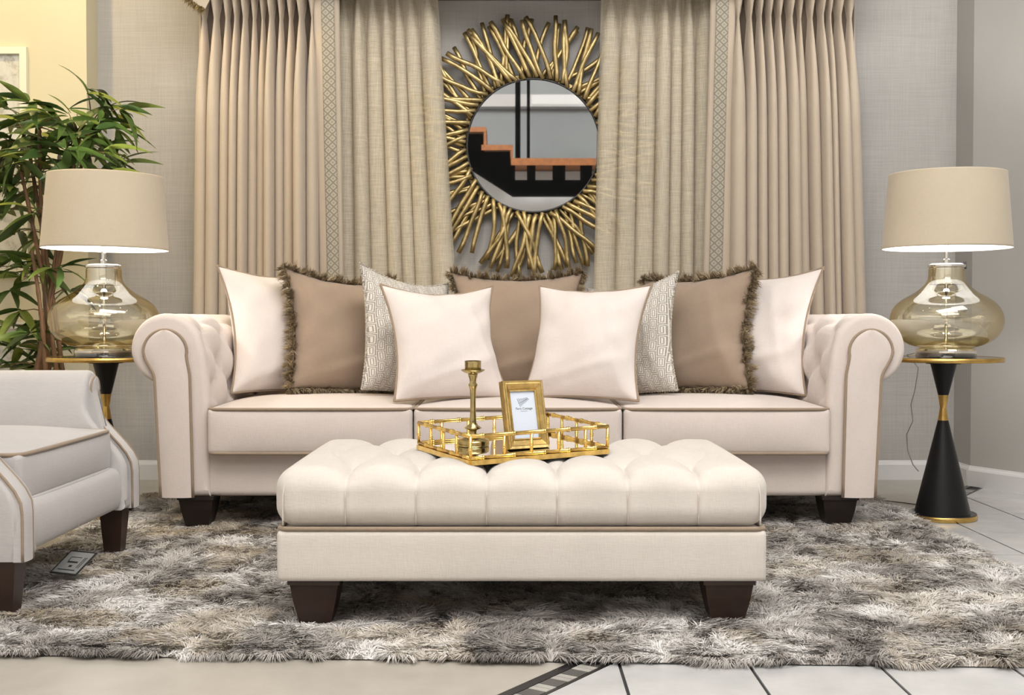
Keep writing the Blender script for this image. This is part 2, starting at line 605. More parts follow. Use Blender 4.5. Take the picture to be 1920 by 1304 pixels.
ROOM_H = 4.6
struct('wall_back', *box(-1.854, 1.99, WALL_Y, WALL_Y + 0.1, 0, ROOM_H), M['grasscloth'])
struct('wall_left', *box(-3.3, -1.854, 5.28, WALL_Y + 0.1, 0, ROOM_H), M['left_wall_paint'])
struct('wall_left_side', *box(-3.3, -3.2, -4.4, 5.28, 0, ROOM_H), M['white_paint'])
struct('wall_rear', *box(-3.3, 3.4, -4.5, -4.4, 0, ROOM_H), M['rear_wall_paint'])
# right wall: a short return, then a face running obliquely towards the camera
RW = [(1.99, WALL_Y + 0.1), (1.99, 5.22), (3.2, 2.80), (3.2, -4.4), (3.3, -4.4), (3.3, WALL_Y + 0.1)]


def prism(poly, z0, z1):
    n = len(poly)
    V = [(x, y, z0) for x, y in poly] + [(x, y, z1) for x, y in poly]
    F = [tuple(range(n))[::-1], tuple(range(n, 2 * n))] + [(i, (i + 1) % n, n + (i + 1) % n, n + i) for i in range(n)]
    return V, F


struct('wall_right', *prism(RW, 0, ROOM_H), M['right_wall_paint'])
struct('ceiling', *box(-3.3, 3.4, -4.5, WALL_Y + 0.1, ROOM_H, ROOM_H + 0.1), M['ceiling_paint'])


def baseboard(name, p, q, side):
    """moulded skirting from p to q (floor points); side = outward normal"""
    p = Vector((*p, 0)); q = Vector((*q, 0)); nrm = Vector((*side, 0)).normalized()
    prof = [(0, 0), (0.016, 0), (0.016, 0.068), (0.012, 0.076), (0.007, 0.081), (0.005, 0.087), (0, 0.087)]
    V = [e + nrm * a + Vector((0, 0, b)) for e in (p, q) for a, b in prof]
    n = len(prof)
    F = [(i, (i + 1) % n, n + (i + 1) % n, n + i) for i in range(n)] + [tuple(range(n)), tuple(range(2 * n - 1, n - 1, -1))]
    return struct(name, V, F, M['baseboard_paint'])


baseboard('baseboard_back', (-1.854, WALL_Y), (1.99, WALL_Y), (0, -1))
baseboard('baseboard_left', (-3.2, 5.28), (-1.854, 5.28), (0, -1))
baseboard('baseboard_left_return', (-1.854, 5.264), (-1.854, WALL_Y - 0.016), (1, 0))
baseboard('baseboard_right_return', (1.99, WALL_Y - 0.016), (1.99, 5.22), (-1, 0))
baseboard('baseboard_right', (1.99, 5.22), (3.2, 2.80), (-0.894, -0.447))

# ---- floor: dark bed, marble on the left of a diagonal mosaic border, grey tiles on its right
floor = struct('floor', *box(-3.3, 3.4, -4.5, WALL_Y + 0.1, -0.10, -0.004), M['grout_dark'])
P0 = Vector((0.094, 2.477)); TD = Vector((0.565, 0.825)).normalized(); ND = Vector((TD.y, -TD.x))


def clip(poly, off, keep_right=True):
    out = []
    sd = lambda p: ((Vector(p) - P0).dot(ND) - off) * (1 if keep_right else -1)
    for i in range(len(poly)):
        a, b = poly[i], poly[(i + 1) % len(poly)]
        sa, sb = sd(a), sd(b)
        if sa >= 0: out.append(a)
        if (sa >= 0) != (sb >= 0):
            t = sa / (sa - sb)
            out.append((a[0] + (b[0] - a[0]) * t, a[1] + (b[1] - a[1]) * t))
    return out


mk('marble_slab', *prism(clip([(-3.2, -4.4), (2.2, -4.4), (2.2, 5.42), (-3.2, 5.42)], 0.0, False), -0.004, 0.0), M['floor_marble'], floor, smooth=False)
mk('far_tiling', *prism(clip([(-3.2, -4.4), (3.2, -4.4), (3.2, 1.32), (-3.2, 1.32)], 0.08), -0.004, 0.0), M['tile_far'], floor, smooth=False)
GW = 0.0035
for i in range(-4, 12):
    for j in range(-3, 8):
        x0 = 0.224 + 0.270 * i; y0 = 2.502 + 0.39 * j
        poly = [(x0 + GW, y0 + GW), (x0 + 0.27 - GW, y0 + GW), (x0 + 0.27 - GW, y0 + 0.39 - GW), (x0 + GW, y0 + 0.39 - GW)]
        if x0 > 3.1 or y0 > 5.3: continue
        poly = clip(poly, 0.080)
        if len(poly) < 3: continue
        mk('floor_tile', *prism(poly, -0.004, 0.0), M['tile_grey'], floor, smooth=False)


def strip_piece(name, a, b, o0, o1, mat):
    q = [P0 + TD * a + ND * o0, P0 + TD * b + ND * o0, P0 + TD * b + ND * o1, P0 + TD * a + ND * o1]
    return mk(name, *prism([(v.x, v.y) for v in q][::-1], -0.004, 0.0), M[mat], floor, smooth=False)


strip_piece('border_strip', -1.5, 3.35, 0.001, 0.024, 'mosaic_black')
strip_piece('border_strip', -1.5, 3.35, 0.0705, 0.0785, 'mosaic_black')
a = -0.95; k = 0
while a < 3.2:
    w = (0.020, 0.020, 0.040)[k % 3]
    strip_piece('mosaic_piece', a + 0.001, a + w - 0.001, 0.0265, 0.068, ('mosaic_light', 'mosaic_light', 'mosaic_dark')[k % 3])
    a += w; k += 1

# ---- ceiling downlights (the bright dots that show in the glass lamps)
dl_ring = mesh_data('trim_ring', *lathe([(0.075, 0), (0.075, -0.012), (0.06, -0.014), (0.055, 0)], 24, False, False), M['white_paint'])
dl_disc = mesh_data('lens', *lathe([(0.056, -0.004), (0.056, -0.007)], 24), M['downlight_glow'])
for ix in range(4):
    for iy in range(5):
        o = thing('ceiling_downlight', (-2.4 + 1.6 * ix, -3.4 + 1.75 * iy, ROOM_H), label='small round recessed downlight in the white showroom ceiling', cat='downlight', group='ceiling downlights')
        inst('trim_ring', dl_ring, o, (0, 0, 0)); inst('lens', dl_disc, o, (0, 0, 0))

# ---- what the mirror shows: a staircase on the far side of the showroom
SY = -3.0


def refl(px, py): return ((px - 960) / 165.4, CAM_Z + (600 - py) / 165.4)


st = thing('staircase', (0.4, SY, 0), label='black staircase with orange wooden treads reflected in the round mirror', cat='staircase')


def stair_part(name, x0, x1, z0, z1, y0, y1, mat):
    V, F = box(x0 - 0.4, x1 - 0.4, y0, y1, z0, z1)
    return mk(name, V, F, M[mat], st, smooth=False)


TREADS = [(958, 1330, 298, 311), (903, 962, 273, 283), (868, 912, 240, 249), (828, 876, 207, 216), (790, 836, 174, 183)]
for (a0, a1, t, b) in TREADS:
    x0, z1 = refl(a0, t); x1, z0 = refl(a1, b)
    stair_part('tread', x0, x1, z0, z1, -0.55, 0.06, 'stair_wood')
for i in range(4):
    x1, zt = refl(TREADS[i + 1][1], TREADS[i + 1][3]); _, zb = refl(0, TREADS[i][2])
    stair_part('riser', x1 - 0.03, x1, zb, zt, -0.55, 0.05, 'stair_wood')
string_poly = [refl(*p) for p in [(780, 190), (838, 190), (838, 222), (874, 222), (874, 252), (908, 252), (908, 285), (962, 285), (962, 338), (1340, 338), (1340, 369), (961, 369), (889, 323), (780, 250)]]
V = [(x - 0.4, y, z) for y in (-0.02, 0.03) for x, z in string_poly]; n = len(string_poly)
mk('stringer', V, [tuple(range(n)), tuple(range(n, 2 * n))[::-1]] + [(i, (i + 1) % n, n + (i + 1) % n, n + i) for i in range(n)], M['stair_black'], st, smooth=False)
for a0, a1 in ((958, 966), (988, 1004), (1036, 1060), (1088, 1110), (1136, 1160), (1186, 1210)):
    x0, z1 = refl(a0, 311); x1, z0 = refl(a1, 340)
    stair_part('bracket', x0, x1, z0, z1, -0.03, 0.035, 'stair_black')
for a0, a1, nm in ((966, 976, 'post'), (988, 994, 'post')):
    x0, z0 = refl(a0, 298); x1, z1 = refl(a1, 60)
    stair_part(nm, x0, x1, z0, z1, -0.14, -0.08, 'stair_black')
x0, z0 = refl(997, 297); x1, z1 = refl(1330, 175)
stair_part('glass_balustrade', x0, x1, z0, z1, -0.105, -0.095, 'clear_glass')
x0, z0 = refl(700, 480); x1, z1 = refl(1360, 372)
struct('wall_under_stair', *box(-3.2, 3.2, SY - 0.45, SY - 0.40, 0, refl(0, 300)[1] - 0.08), M['stair_white'])
x0, z0 = refl(600, 209)
struct('trim_rear', *box(-3.2, 3.2, -4.4, -4.2, 3.35, 3.50), M['ceiling_paint'])

# ================================================================== CURTAINS


def cx(px, Y): return (px - CX) * Y / F_PX


def fold_mesh(pl, left, right, Y0, amp, zp, ztop, zbot, spread, m=14, nz=44, tight=13.0, seed=1, wide=0.5, over=0.15):
    """pleated cloth; pl = pleat centres (X at the pinch), spread(x, f) moves x with f = 0 top .. 1 bottom"""
    rnd = random.Random(seed)
    bnd = [left] + [(a + b) / 2 for a, b in zip(pl[:-1], pl[1:])] + [right]
    A = [amp * rnd.uniform(0.55, 1.15) for _ in pl]
    ph = [rnd.uniform(-0.10, 0.10) for _ in pl]
    zs = list(np.linspace(ztop, zp + 0.004, 7)) + list(zp - (np.linspace(0, 1, nz - 7) ** 1.5) * (zp - zbot))
    V = []
    for z in zs:
        f = max(0.0, (zp - z) / (zp - zbot))
        dz = abs(z - zp)
        kk = math.exp(-(dz / (0.115 if z < zp else 0.06)) ** 1.2)
        p = wide + tight * kk
        am = 1 - 0.35 * kk
        for i in range(len(pl)):
            w = bnd[i + 1] - bnd[i]
            for s in range(m):
                t = s / m - 0.5
                b = max(0.0, math.cos(PI * t)) ** p
                # a finger pleat shows a dent down its middle just below the pinch
                dent = 0.30 * kk * (1 - kk) * 4 * 0.5 * math.exp(-(t / 0.05) ** 2)
                tt = t + over * math.sin(2 * PI * t) * (1 - kk)
                x = bnd[i] + (tt + 0.5) * w + ph[i] * w * f * math.cos(PI * t) * 1.5
                y = Y0 - A[i] * am * (b - dent) - 0.006 * math.sin(3 * z + i) * f
                V.append((spread(x, f), y, z))
        V.append((spread(right, f), Y0, z))
    nc = len(pl) * m + 1; F = []
    for j in range(len(zs) - 1):
        for i in range(nc - 1):
            F.append((j * nc + i, j * nc + i + 1, (j + 1) * nc + i + 1, (j + 1) * nc + i))
    return V, F


def strip_mesh(top, bot, Y, ztop, zbot, bow=0.012, m=10, nz=20, thick=0.0):
    V = []; F = []; UV = []
    for j in range(nz + 1):
        f = j / nz; z = ztop + (zbot - ztop) * f
        l = top[0] + (bot[0] - top[0]) * f; r = top[1] + (bot[1] - top[1]) * f
        for i in range(m + 1):
            t = i / m
            V.append((l + (r - l) * t, Y - bow * math.sin(PI * t), z)); UV.append((t, (ztop - z) / 0.052))
    for j in range(nz):
        for i in range(m):
            F.append((j * (m + 1) + i, j * (m + 1) + i + 1, (j + 1) * (m + 1) + i + 1, (j + 1) * (m + 1) + i))
    return V, F, UV


def set_uv(o, UV):
    l = o.data.uv_layers.new(name='UVMap')
    for lp in o.data.loops: l.data[lp.index].uv = UV[lp.vertex_index]


def solidify(o, t):
    md = o.modifiers.new('thickness', 'SOLIDIFY'); md.thickness = t; md.offset = 0


DY, SHY, ZB, ZT = 5.275, 5.335, 0.03, 2.142


def drape(pl_px, l_px, r_px, lead, label, spread, seed, zp, extra):
    Y = DY - 0.03
    root = thing('curtain', (cx((l_px + r_px) / 2, Y), DY, 0), label=label, cat='curtain', group='heavy pleated drapes')
    ox, oy = root.location.x, root.location.y
    V, F = fold_mesh([cx(p, Y) for p in pl_px], cx(l_px, Y), cx(r_px, Y), DY, 0.125, zp, ZT, ZB, spread, seed=seed)
    o = mk('drape', [(x - ox, y - oy, z) for x, y, z in V], F, M['curtain_fabric'], root); solidify(o, 0.003)
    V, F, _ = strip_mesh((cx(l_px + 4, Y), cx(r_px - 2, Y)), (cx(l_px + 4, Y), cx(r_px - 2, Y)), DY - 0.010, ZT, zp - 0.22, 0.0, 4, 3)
    o = mk('pleat_shade_strip', [(x - ox, y - oy, z) for x, y, z in V], F, M['valance_and_pleat_shade'], root); solidify(o, 0.003)  # dark strip standing in for shade in the valleys between pleats
    (t0, t1, b0, b1), (u0, u1, w0, w1) = lead
    V, F, UV = strip_mesh((cx(t0, Y), cx(t1, Y)), (cx(b0, Y), cx(b1, Y)), DY - 0.060, ZT, ZB, 0.014)
    o = mk('leading_edge', [(x - ox, y - oy, z) for x, y, z in V], F, M['curtain_fabric'], root); solidify(o, 0.003)
    V, F, UV = strip_mesh((cx(u0, Y), cx(u1, Y)), (cx(w0, Y), cx(w1, Y)), DY - 0.0765, ZT, ZB, 0.002)
    o = mk('trim_band', [(x - ox, y - oy, z) for x, y, z in V], F, M['trim_band'], root); set_uv(o, UV); solidify(o, 0.002)
    tag(o, 'woven diamond-pattern trim')
    return root


zpin = pix(500, 34, DY - 0.05).z
ext = 1304 - 0
# the photo's frame shows z from the head down to the sofa back; slopes below are measured over that span
K = (zpin - ZB) / (zpin - pix(500, 540, DY).z)
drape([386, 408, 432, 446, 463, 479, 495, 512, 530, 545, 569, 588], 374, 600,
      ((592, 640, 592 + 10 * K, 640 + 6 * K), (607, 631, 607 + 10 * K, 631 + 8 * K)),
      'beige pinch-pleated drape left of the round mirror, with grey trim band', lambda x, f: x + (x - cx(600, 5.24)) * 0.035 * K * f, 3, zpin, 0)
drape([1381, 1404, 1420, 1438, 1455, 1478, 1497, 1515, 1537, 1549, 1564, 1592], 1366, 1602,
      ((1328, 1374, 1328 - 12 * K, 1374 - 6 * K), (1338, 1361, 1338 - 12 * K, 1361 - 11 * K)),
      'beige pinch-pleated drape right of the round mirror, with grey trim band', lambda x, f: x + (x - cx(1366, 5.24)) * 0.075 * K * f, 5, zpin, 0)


def sheer_panel(pl_px, l_px, r_px, label, spread, seed):
    root = thing('sheer_curtain', (cx((l_px + r_px) / 2, SHY), SHY, 0), label=label, cat='curtain', group='sheer curtains')
    ox, oy = root.location.x, root.location.y
    V, F = fold_mesh([cx(p, SHY) for p in pl_px], cx(l_px, SHY), cx(r_px, SHY), SHY, 0.066, pix(700, -4, SHY).z, ZT, ZB, spread, seed=seed, wide=0.85, tight=3.0, over=0.14)
    mk('sheer_cloth', [(x - ox, y - oy, z) for x, y, z in V], F, M['sheer_linen'], root)
    V, F = tube([(cx(l_px, SHY) - ox, 0.0, ZT - 0.006), (cx(r_px, SHY) - ox, 0.0, ZT - 0.006)], 0.006)
    mk('track', V, F, M['white_paint'], root)


sheer_panel([652, 672, 703, 728, 747, 770, 801], 630, 822, 'sheer gold-flecked linen curtain covering the left side of the sunburst mirror', lambda x, f: x + (x - cx(632, SHY)) * 0.17 * K * f, 8)
sheer_panel([1146, 1180, 1214, 1246, 1268, 1288, 1313], 1126, 1345, 'sheer gold-flecked linen curtain covering the right side of the sunburst mirror', lambda x, f: x - (cx(1340, SHY) - x) * 0.06 * K * f, 9)

pel = thing('pelmet', (0.05, 5.2, 2.14), label='dark fabric-covered curtain pelmet with a tasselled corner, at the top', cat='pelmet')
mk('board', *box(-1.47, 1.47, -0.085, 0.215, 0.005, 0.30), M['valance_and_pleat_shade'], pel, smooth=False)
# swagged corner cloth with a cord edge
pts = [pix(q[0], q[1], 5.165) - Vector((0.05, 5.2, 2.14)) for q in [(340, -22), (350, -8), (362, 3), (374, 11), (384, 17), (392, 2), (396, -20)]]
V = [tuple(p) for p in pts] + [(p.x, p.y + 0.006, p.z) for p in pts]; n = len(pts)
mk('swag', V, [tuple(range(n)), tuple(range(n, 2 * n))[::-1]] + [(i, (i + 1) % n, n + (i + 1) % n, n + i) for i in range(n)], M['curtain_fabric'], pel, smooth=False)
rt = []
for i in range(4):
    a_, b_ = pts[i], pts[i + 1]
    for q in range(60): rt.append(tuple(a_.lerp(b_, q / 60)))
rt = np.array(rt) + RNG.normal(0, 0.002, (240, 3))
dn = np.zeros((240, 3)); dn[:, 2] = -0.012; dn[:, 0] = -0.006
dn += RNG.normal(0, 0.004, (240, 3))
pc = np.array([0.20, 0.14, 0.06]) * RNG.uniform(0.6, 1.6, (240, 1))
sd = RNG.normal(0, 1, (240, 3)); sd /= np.linalg.norm(sd, axis=1, keepdims=True)
ribbons('tassel_trim', rt, dn, dn * 0.8, np.full(240, 0.0022), sd, pc, pel, M['fringe_pile'])

# ================================================================== SUNBURST MIRROR
mc = pix(1000, 274, 5.37)
mir = thing('sunburst_mirror', (mc.x, 5.37, mc.z), label='round mirror in a sunburst frame of crossed gold twigs, hung between the curtains', cat='mirror')
RG = 0.293


def ylathe(prof, n=96, **k):
    V, F = lathe(prof, n, **k)
    return [(x, -z, y) for x, y, z in V], F


V, F = ylathe([(0.0005, 0.012), (RG - 0.0005, 0.012)], 96, cap1=False)
mk('mirror_glass', V, F, M['mirror_silver'], mir, smooth=False)
V, F = ylathe([(RG - 0.003, 0.008), (RG - 0.003, 0.015), (RG + 0.002, 0.018), (RG + 0.006, 0.014), (RG + 0.006, -0.03)], 96, cap0=False, cap1=False)
mk('rim', V, F, M['black_edge'], mir)
V, F = ylathe([(RG - 0.05, -0.024), (RG + 0.03, -0.024), (RG + 0.03, -0.032), (RG - 0.05, -0.032)], 96, cap0=True, cap1=True)
mk('backplate', V, F, M['aged_gold'], mir, auto=0.5)
NS = 128
rs = random.Random(21)
for i in range(NS):
    th = 2 * PI * (i + rs.uniform(-0.22, 0.22)) / NS
    lay = i % 2
    tilt = (1 if lay else -1) * math.radians(rs.uniform(6, 19))
    if rs.random() < 0.18: tilt = -tilt * 0.4
    r0 = 0.293 + rs.uniform(0, 0.012); r1 = rs.uniform(0.545, 0.592)
    bend = rs.uniform(-0.016, 0.016); bend2 = rs.uniform(-0.004, 0.004)
    pts = []; rad = []
    p0 = Vector((math.cos(th) * r0, 0, math.sin(th) * r0)); p1 = Vector((math.cos(th + tilt) * r1, 0, math.sin(th + tilt) * r1))
    d = (p1 - p0).normalized(); sdv = Vector((-d.z, 0, d.x))
    yy = 0.000 - 0.018 * lay + 0.006
    for q in range(8):
        t = q / 7
        p = p0.lerp(p1, t) + sdv * (bend * math.sin(PI * t) + bend2 * math.sin(3 * PI * t))
        p.y = yy + rs.uniform(-0.001, 0.001) + 0.004 * math.sin(2 * PI * t + i)
        pts.append(p); rad.append(0.0108 + 0.0010 * math.sin(5 * t + i))
    V, F = tube(pts, rad, 7)
    mk('twig', V, F, M['aged_gold'], mir)

# ================================================================== SOFA
SX = 0.02; SFY = 4.05
sofa = thing('sofa', (SX, SFY, 0.0), label='cream rolled-arm three-seater sofa with taupe piping and dark wooden feet', cat='sofa')


def tufts(p, q):
    """0 at the buttons (integer p and q), 0.5 along creases, 1 on the pads"""
    return 0.5 * (np.abs(np.sin(PI * p)) ** 0.5 + np.abs(np.sin(PI * q)) ** 0.5)


def arm_profile(uc, zc, R, u_out, u_in, zb, n_roll=30):
    """closed outline of a rolled arm: up the outside, round the roll, down the inside (u grows outward)"""
    P = [(u_out - 0.012, zb), (u_out, zb + 0.12)]
    a0 = math.atan2(-math.sqrt(max(0, R * R - (u_out - uc) ** 2)), u_out - uc)
    zt = zc + R * math.sin(a0)
    for t in np.linspace(0.25, 1, 6): P.append((u_out, zb + 0.12 + (zt - zb - 0.14) * t))
    for t in np.linspace(0, 1, n_roll):
        a = a0 + (math.radians(158) - a0) * t
        P.append((uc + R * math.cos(a), zc + R * math.sin(a)))
    x1, z1 = P[-1]
    for t in np.linspace(0.08, 1, 22):
        z = z1 + (zb - z1) * t
        P.append((u_in + (x1 - u_in) * math.exp(-t * 5.5), z))
    return P


def arm(name, prof, sgn, y0f, y1, parent, mat, edge=0.022, tuft=None, ny=36, lean=None):
    """extrudes an arm outline along y with a rounded front edge"""
    P = np.array(prof); n = len(P)
    c = P.mean(axis=0)
    T = np.roll(P, -1, axis=0) - np.roll(P, 1, axis=0)
    T /= np.linalg.norm(T, axis=1, keepdims=True)
    N = np.stack([T[:, 1], -T[:, 0]], axis=1)
    if ((P - c) * N).sum() < 0: N = -N
    S = np.concatenate([[0], np.cumsum(np.linalg.norm(np.diff(P, axis=0), axis=1))])
    rows = [(edge * (1 - math.sin(a)), edge * (1 - math.cos(a))) for a in np.linspace(0, PI / 2, 5)]
    ys = [(r[1], r[0]) for r in rows][::1]
    ys = [(edge * (1 - math.sin(a)), edge * (1 - math.cos(a))) for a in np.linspace(0, PI / 2, 5)]
    # ys: (dy from front, inset)
    lst = [(edge * (1 - math.cos(a)), edge * (1 - math.sin(a))) for a in np.linspace(0, PI / 2, 6)]
    full = [(dy, ins) for dy, ins in lst]
    L = y1 - y0f
    full += [(edge + (L - 2 * edge) * t, 0.0) for t in np.linspace(0, 1, ny)[1:]]
    full += [(L - dy, ins) for dy, ins in lst[::-1]]
    V = []
    for dy, ins in full:
        Q = P - N * ins
        if tuft is not None:
            Q = Q - N * tuft(S, P, dy)[:, None]
        yf = lean(Q[:, 1]) if lean else np.zeros(n)
        k = max(0.0, 1 - dy / L)
        for i in range(n): V.append((sgn * Q[i, 0], y0f + dy + yf[i] * k, Q[i, 1]))
    F = []; m = len(full)
    for j in range(m - 1):
        for i in range(n):
            k = (i + 1) % n
            F.append((j * n + i, j * n + k, (j + 1) * n + k, (j + 1) * n + i))
    F.append(tuple(range(n))); F.append(tuple((m - 1) * n + i for i in range(n))[::-1])
    return mk(name, V, F, mat, parent, auto=1.2)


def panel(name, rows, sgn, yfun, parent, mat, thick=0.016, bulge=0.010, piping=None, pr=0.0055):
    """upholstered front facing from rows (z, u_in, u_out), with piping round it"""
    m = 8; V = []; F = []
    nr = len(rows)
    for (z, a, b) in rows:
        for i in range(m + 1):
            t = i / m
            V.append((sgn * (a + (b - a) * t), yfun(z) - thick - bulge * (math.sin(PI * t) ** 0.6), z))
    for j in range(nr - 1):
        for i in range(m): F.append((j * (m + 1) + i, j * (m + 1) + i + 1, (j + 1) * (m + 1) + i + 1, (j + 1) * (m + 1) + i))
    loop = [(sgn * r[1], yfun(r[0]), r[0]) for r in rows] + [(sgn * r[2], yfun(r[0]), r[0]) for r in rows[::-1]]
    li = [j * (m + 1) for j in range(nr)] + [j * (m + 1) + m for j in range(nr - 1, -1, -1)]
    b0 = len(V); V += [(x, y + 0.012, z) for x, y, z in loop]; n = len(loop)
    for i in range(n):
        k = (i + 1) % n
        F.append((li[i], li[k], b0 + k, b0 + i))
    o = mk(name, V, F, mat, parent, auto=0.9)
    if piping:
        pts = [(x, y - thick, z) for x, y, z in loop]
        V, F = tube(pts, pr, 7)
        mk('piping', V, F, piping, o)
    return o


def sofa_rows():
    rows = []
    for z in np.linspace(0.122, 0.52, 9):
        f = (z - 0.122) / 0.4
        rows.append((z, 1.092 + 0.008 * f, 1.200 + 0.018 * f))
    for z in np.linspace(0.535, 0.600, 6):
        f = smooth01((z - 0.52) / 0.09)
        rows.append((z, 1.100 + 0.012 * f, 1.218 + 0.036 * f))
    for a in np.linspace(0.0, PI / 2 - 0.09, 10):
        z = 0.612 + 0.074 * math.sin(a); w = 0.073 * math.cos(a)
        rows.append((z, 1.183 - w, 1.183 + w))
    return rows


def sofa_tuft(S, P, dy):
    # buttons in two staggered rows along the inside of the roll, creases between them
    u, z = P[:, 0], P[:, 1]
    inner = smooth01((1.20 - u) / 0.05) * smooth01((z - 0.36) / 0.12)
    s = (S - S[np.argmin(np.abs(z - 0.66) + 10 * (u > 1.12))]) / 0.19
    y = (dy - 0.10) / 0.29
    h = tufts((y + s), (y - s))
    k = smooth01((dy - 0.035) / 0.06)
    # gathers running over the front of the roll
    fold = 0.0022 * np.abs(np.sin(S * 95)) ** 6 * math.exp(-dy / 0.06) * smooth01((z - 0.60) / 0.05)
    return 0.050 * (1 - h) * inner * k + fold


SP = arm_profile(1.184, 0.622, 0.120, 1.215, 1.040, 0.122)
for sg in (-1, 1):
    ao = arm('arm', SP, sg, 0.0, 0.93, sofa, M['cream_velvet'], tuft=sofa_tuft, ny=70)
    panel('arm_front', sofa_rows(), sg, lambda z: 0.004, ao, M['cream_velvet'], piping=M['piping_taupe'])
    # second welt along the outer front edge of the arm
    pts = [(sg * (1.213 + 0.002 * math.sin(4 * z)), 0.024, z) for z in np.linspace(0.125, 0.53, 12)]
    V, F = tube(pts, 0.005, 6); mk('side_welt', V, F, M['cream_velvet'], ao)
# base rail
V, N, F = roundbox(2.14, 0.86, 0.16, 0.02, 30, 10, 4)
mk('base_rail', V + np.array([0, 0.448, 0.202]), F, M['cream_velvet'], sofa)
# back
V, N, F = roundbox(2.12, 0.20, 0.46, 0.075, 60, 4, 14)
hh = tufts(V[:, 0] / 0.22 + V[:, 2] / 0.30, V[:, 0] / 0.22 - V[:, 2] / 0.30)
V = V - N * (0.025 * (1 - hh) * (N[:, 1] < 0.2))[:, None]
mk('backrest', V + np.array([0, 0.83, 0.49]), F, M['cream_velvet'], sofa)


def cushion(name, cxl, lx, ly, y0, z0, h, parent, mat, crown=0.03, r=0.018, welt=None, welt_low=None):
    V, N, F = roundbox(lx, ly, h, r, 26, 22, 6)
    u = V[:, 0] / (lx / 2); v = V[:, 1] / (ly / 2)
    top = V[:, 2] > 0
    pl = (1 - np.abs(u) ** 3.0) * (1 - np.abs(v) ** 2.6)
    V[:, 2] += np.where(top, crown * np.clip(pl, 0, 1) * (V[:, 2] / (h / 2)), -0.25 * crown * np.clip(pl, 0, 1) * (-V[:, 2] / (h / 2)))
    # soft bulge of the front and a slight sag of the boxing
    V[:, 1] -= 0.012 * (1 - u ** 4) * np.clip(-N[:, 1], 0, 1) * np.cos(V[:, 2] / h * PI)
    off = np.array([cxl, y0 + ly / 2, z0 + h / 2])
    o = mk(name, V + off, F, mat, parent)
    if welt:
        pts = []
        hx, hy = lx / 2 - 0.003, ly / 2 - 0.003; rc = 0.03
        for qx, qy, a0 in ((1, -1, -90), (1, 1, 0), (-1, 1, 90), (-1, -1, 180)):
            for a in np.linspace(a0, a0 + 90, 6):
                pts.append((qx * (hx - rc) + rc * math.cos(math.radians(a)), qy * (hy - rc) + rc * math.sin(math.radians(a))))
        dense = []
        for i in range(len(pts)):
            p, q = Vector(pts[i]), Vector(pts[(i + 1) % len(pts)])
            for t in range(max(1, int((q - p).length / 0.04))): dense.append(p.lerp(q, t / max(1, int((q - p).length / 0.04))))
        for zz, nm in ((h / 2 - 0.004, 'top_welt'), (-h / 2 + 0.005, 'bottom_welt')):
            P3 = [Vector((p.x, p.y - (0.006 * (1 - (p.x / hx) ** 4) if p.y < 0 else 0), zz)) + Vector(off) for p in dense]
            V2, F2 = tube(P3, 0.0055, 7, closed=True)
            mk(nm, V2, F2, (welt_low or welt) if zz < 0 else welt, o)
    return o


CL = [(-0.6965, 0.685), (0.0, 0.698), (0.6995, 0.690)]
for k, (c, l) in enumerate(CL):
    cushion('seat_cushion', c, l, 0.70, -0.035 if k != 1 else -0.03, 0.268, 0.157, sofa, M['cream_velvet'], 0.022, welt=M['piping_taupe'])


def block_foot(name, x, y, z1, parent, mat, a=0.058, b=0.034, h=0.10):
    mb = MB()
    mb.add(*frustum(x, y, z1 - 0.012, z1, a, a, a, a))
    mb.add(*frustum(x, y, z1 - 0.020, z1 - 0.012, a * 0.90, a * 0.90, a * 0.93, a * 0.93))
    mb.add(*frustum(x, y, z1 - 0.045, z1 - 0.020, a * 0.84, a * 0.84, a * 0.90, a * 0.90))
    mb.add(*frustum(x, y, z1 - h, z1 - 0.045, b, b, a * 0.84, a * 0.84))
    return mb.mk(name, mat, parent, smooth=False)


for sx in (-1, 1):
    for y in (0.062, 0.84): block_foot('foot', sx * 1.088, y, 0.124, sofa, M['dark_wood'], 0.062, 0.037, 0.112)

# ================================================================== OTTOMAN
OX, OFY = 0.022, 2.745
OW, OD = 1.128, 0.70
ott = thing('ottoman', (OX, OFY + OD / 2, 0), label='long button-tufted cream ottoman bench with dark wooden block feet', cat='ottoman')
V, N, F = roundbox(OW - 0.004, OD - 0.004, 0.118, 0.012, 20, 12, 4)
mk('base', V + np.array([0, 0, 0.178]), F, M['ottoman_linen'], ott)
V, N, F = roundbox(OW + 0.008, OD + 0.008, 0.138, 0.050, 230, 110, 14, er=8)
ta, tb = 0.1615, 0.245
xb0 = -0.403
r1 = -OD / 2 + 0.115
x, y = V[:, 0] - xb0, V[:, 1] - r1
P_ = x / ta + y / (2 * tb); Q_ = x / ta - y / (2 * tb)
hd = 0.5 * (np.abs(np.sin(PI * P_)) ** 0.36 + np.abs(np.sin(PI * Q_)) ** 0.36)
hs = np.abs(np.sin(PI * x / ta)) ** 0.36
infield = (y > 0) & (y < 2 * tb)
h = np.where(infield, hd, hs)
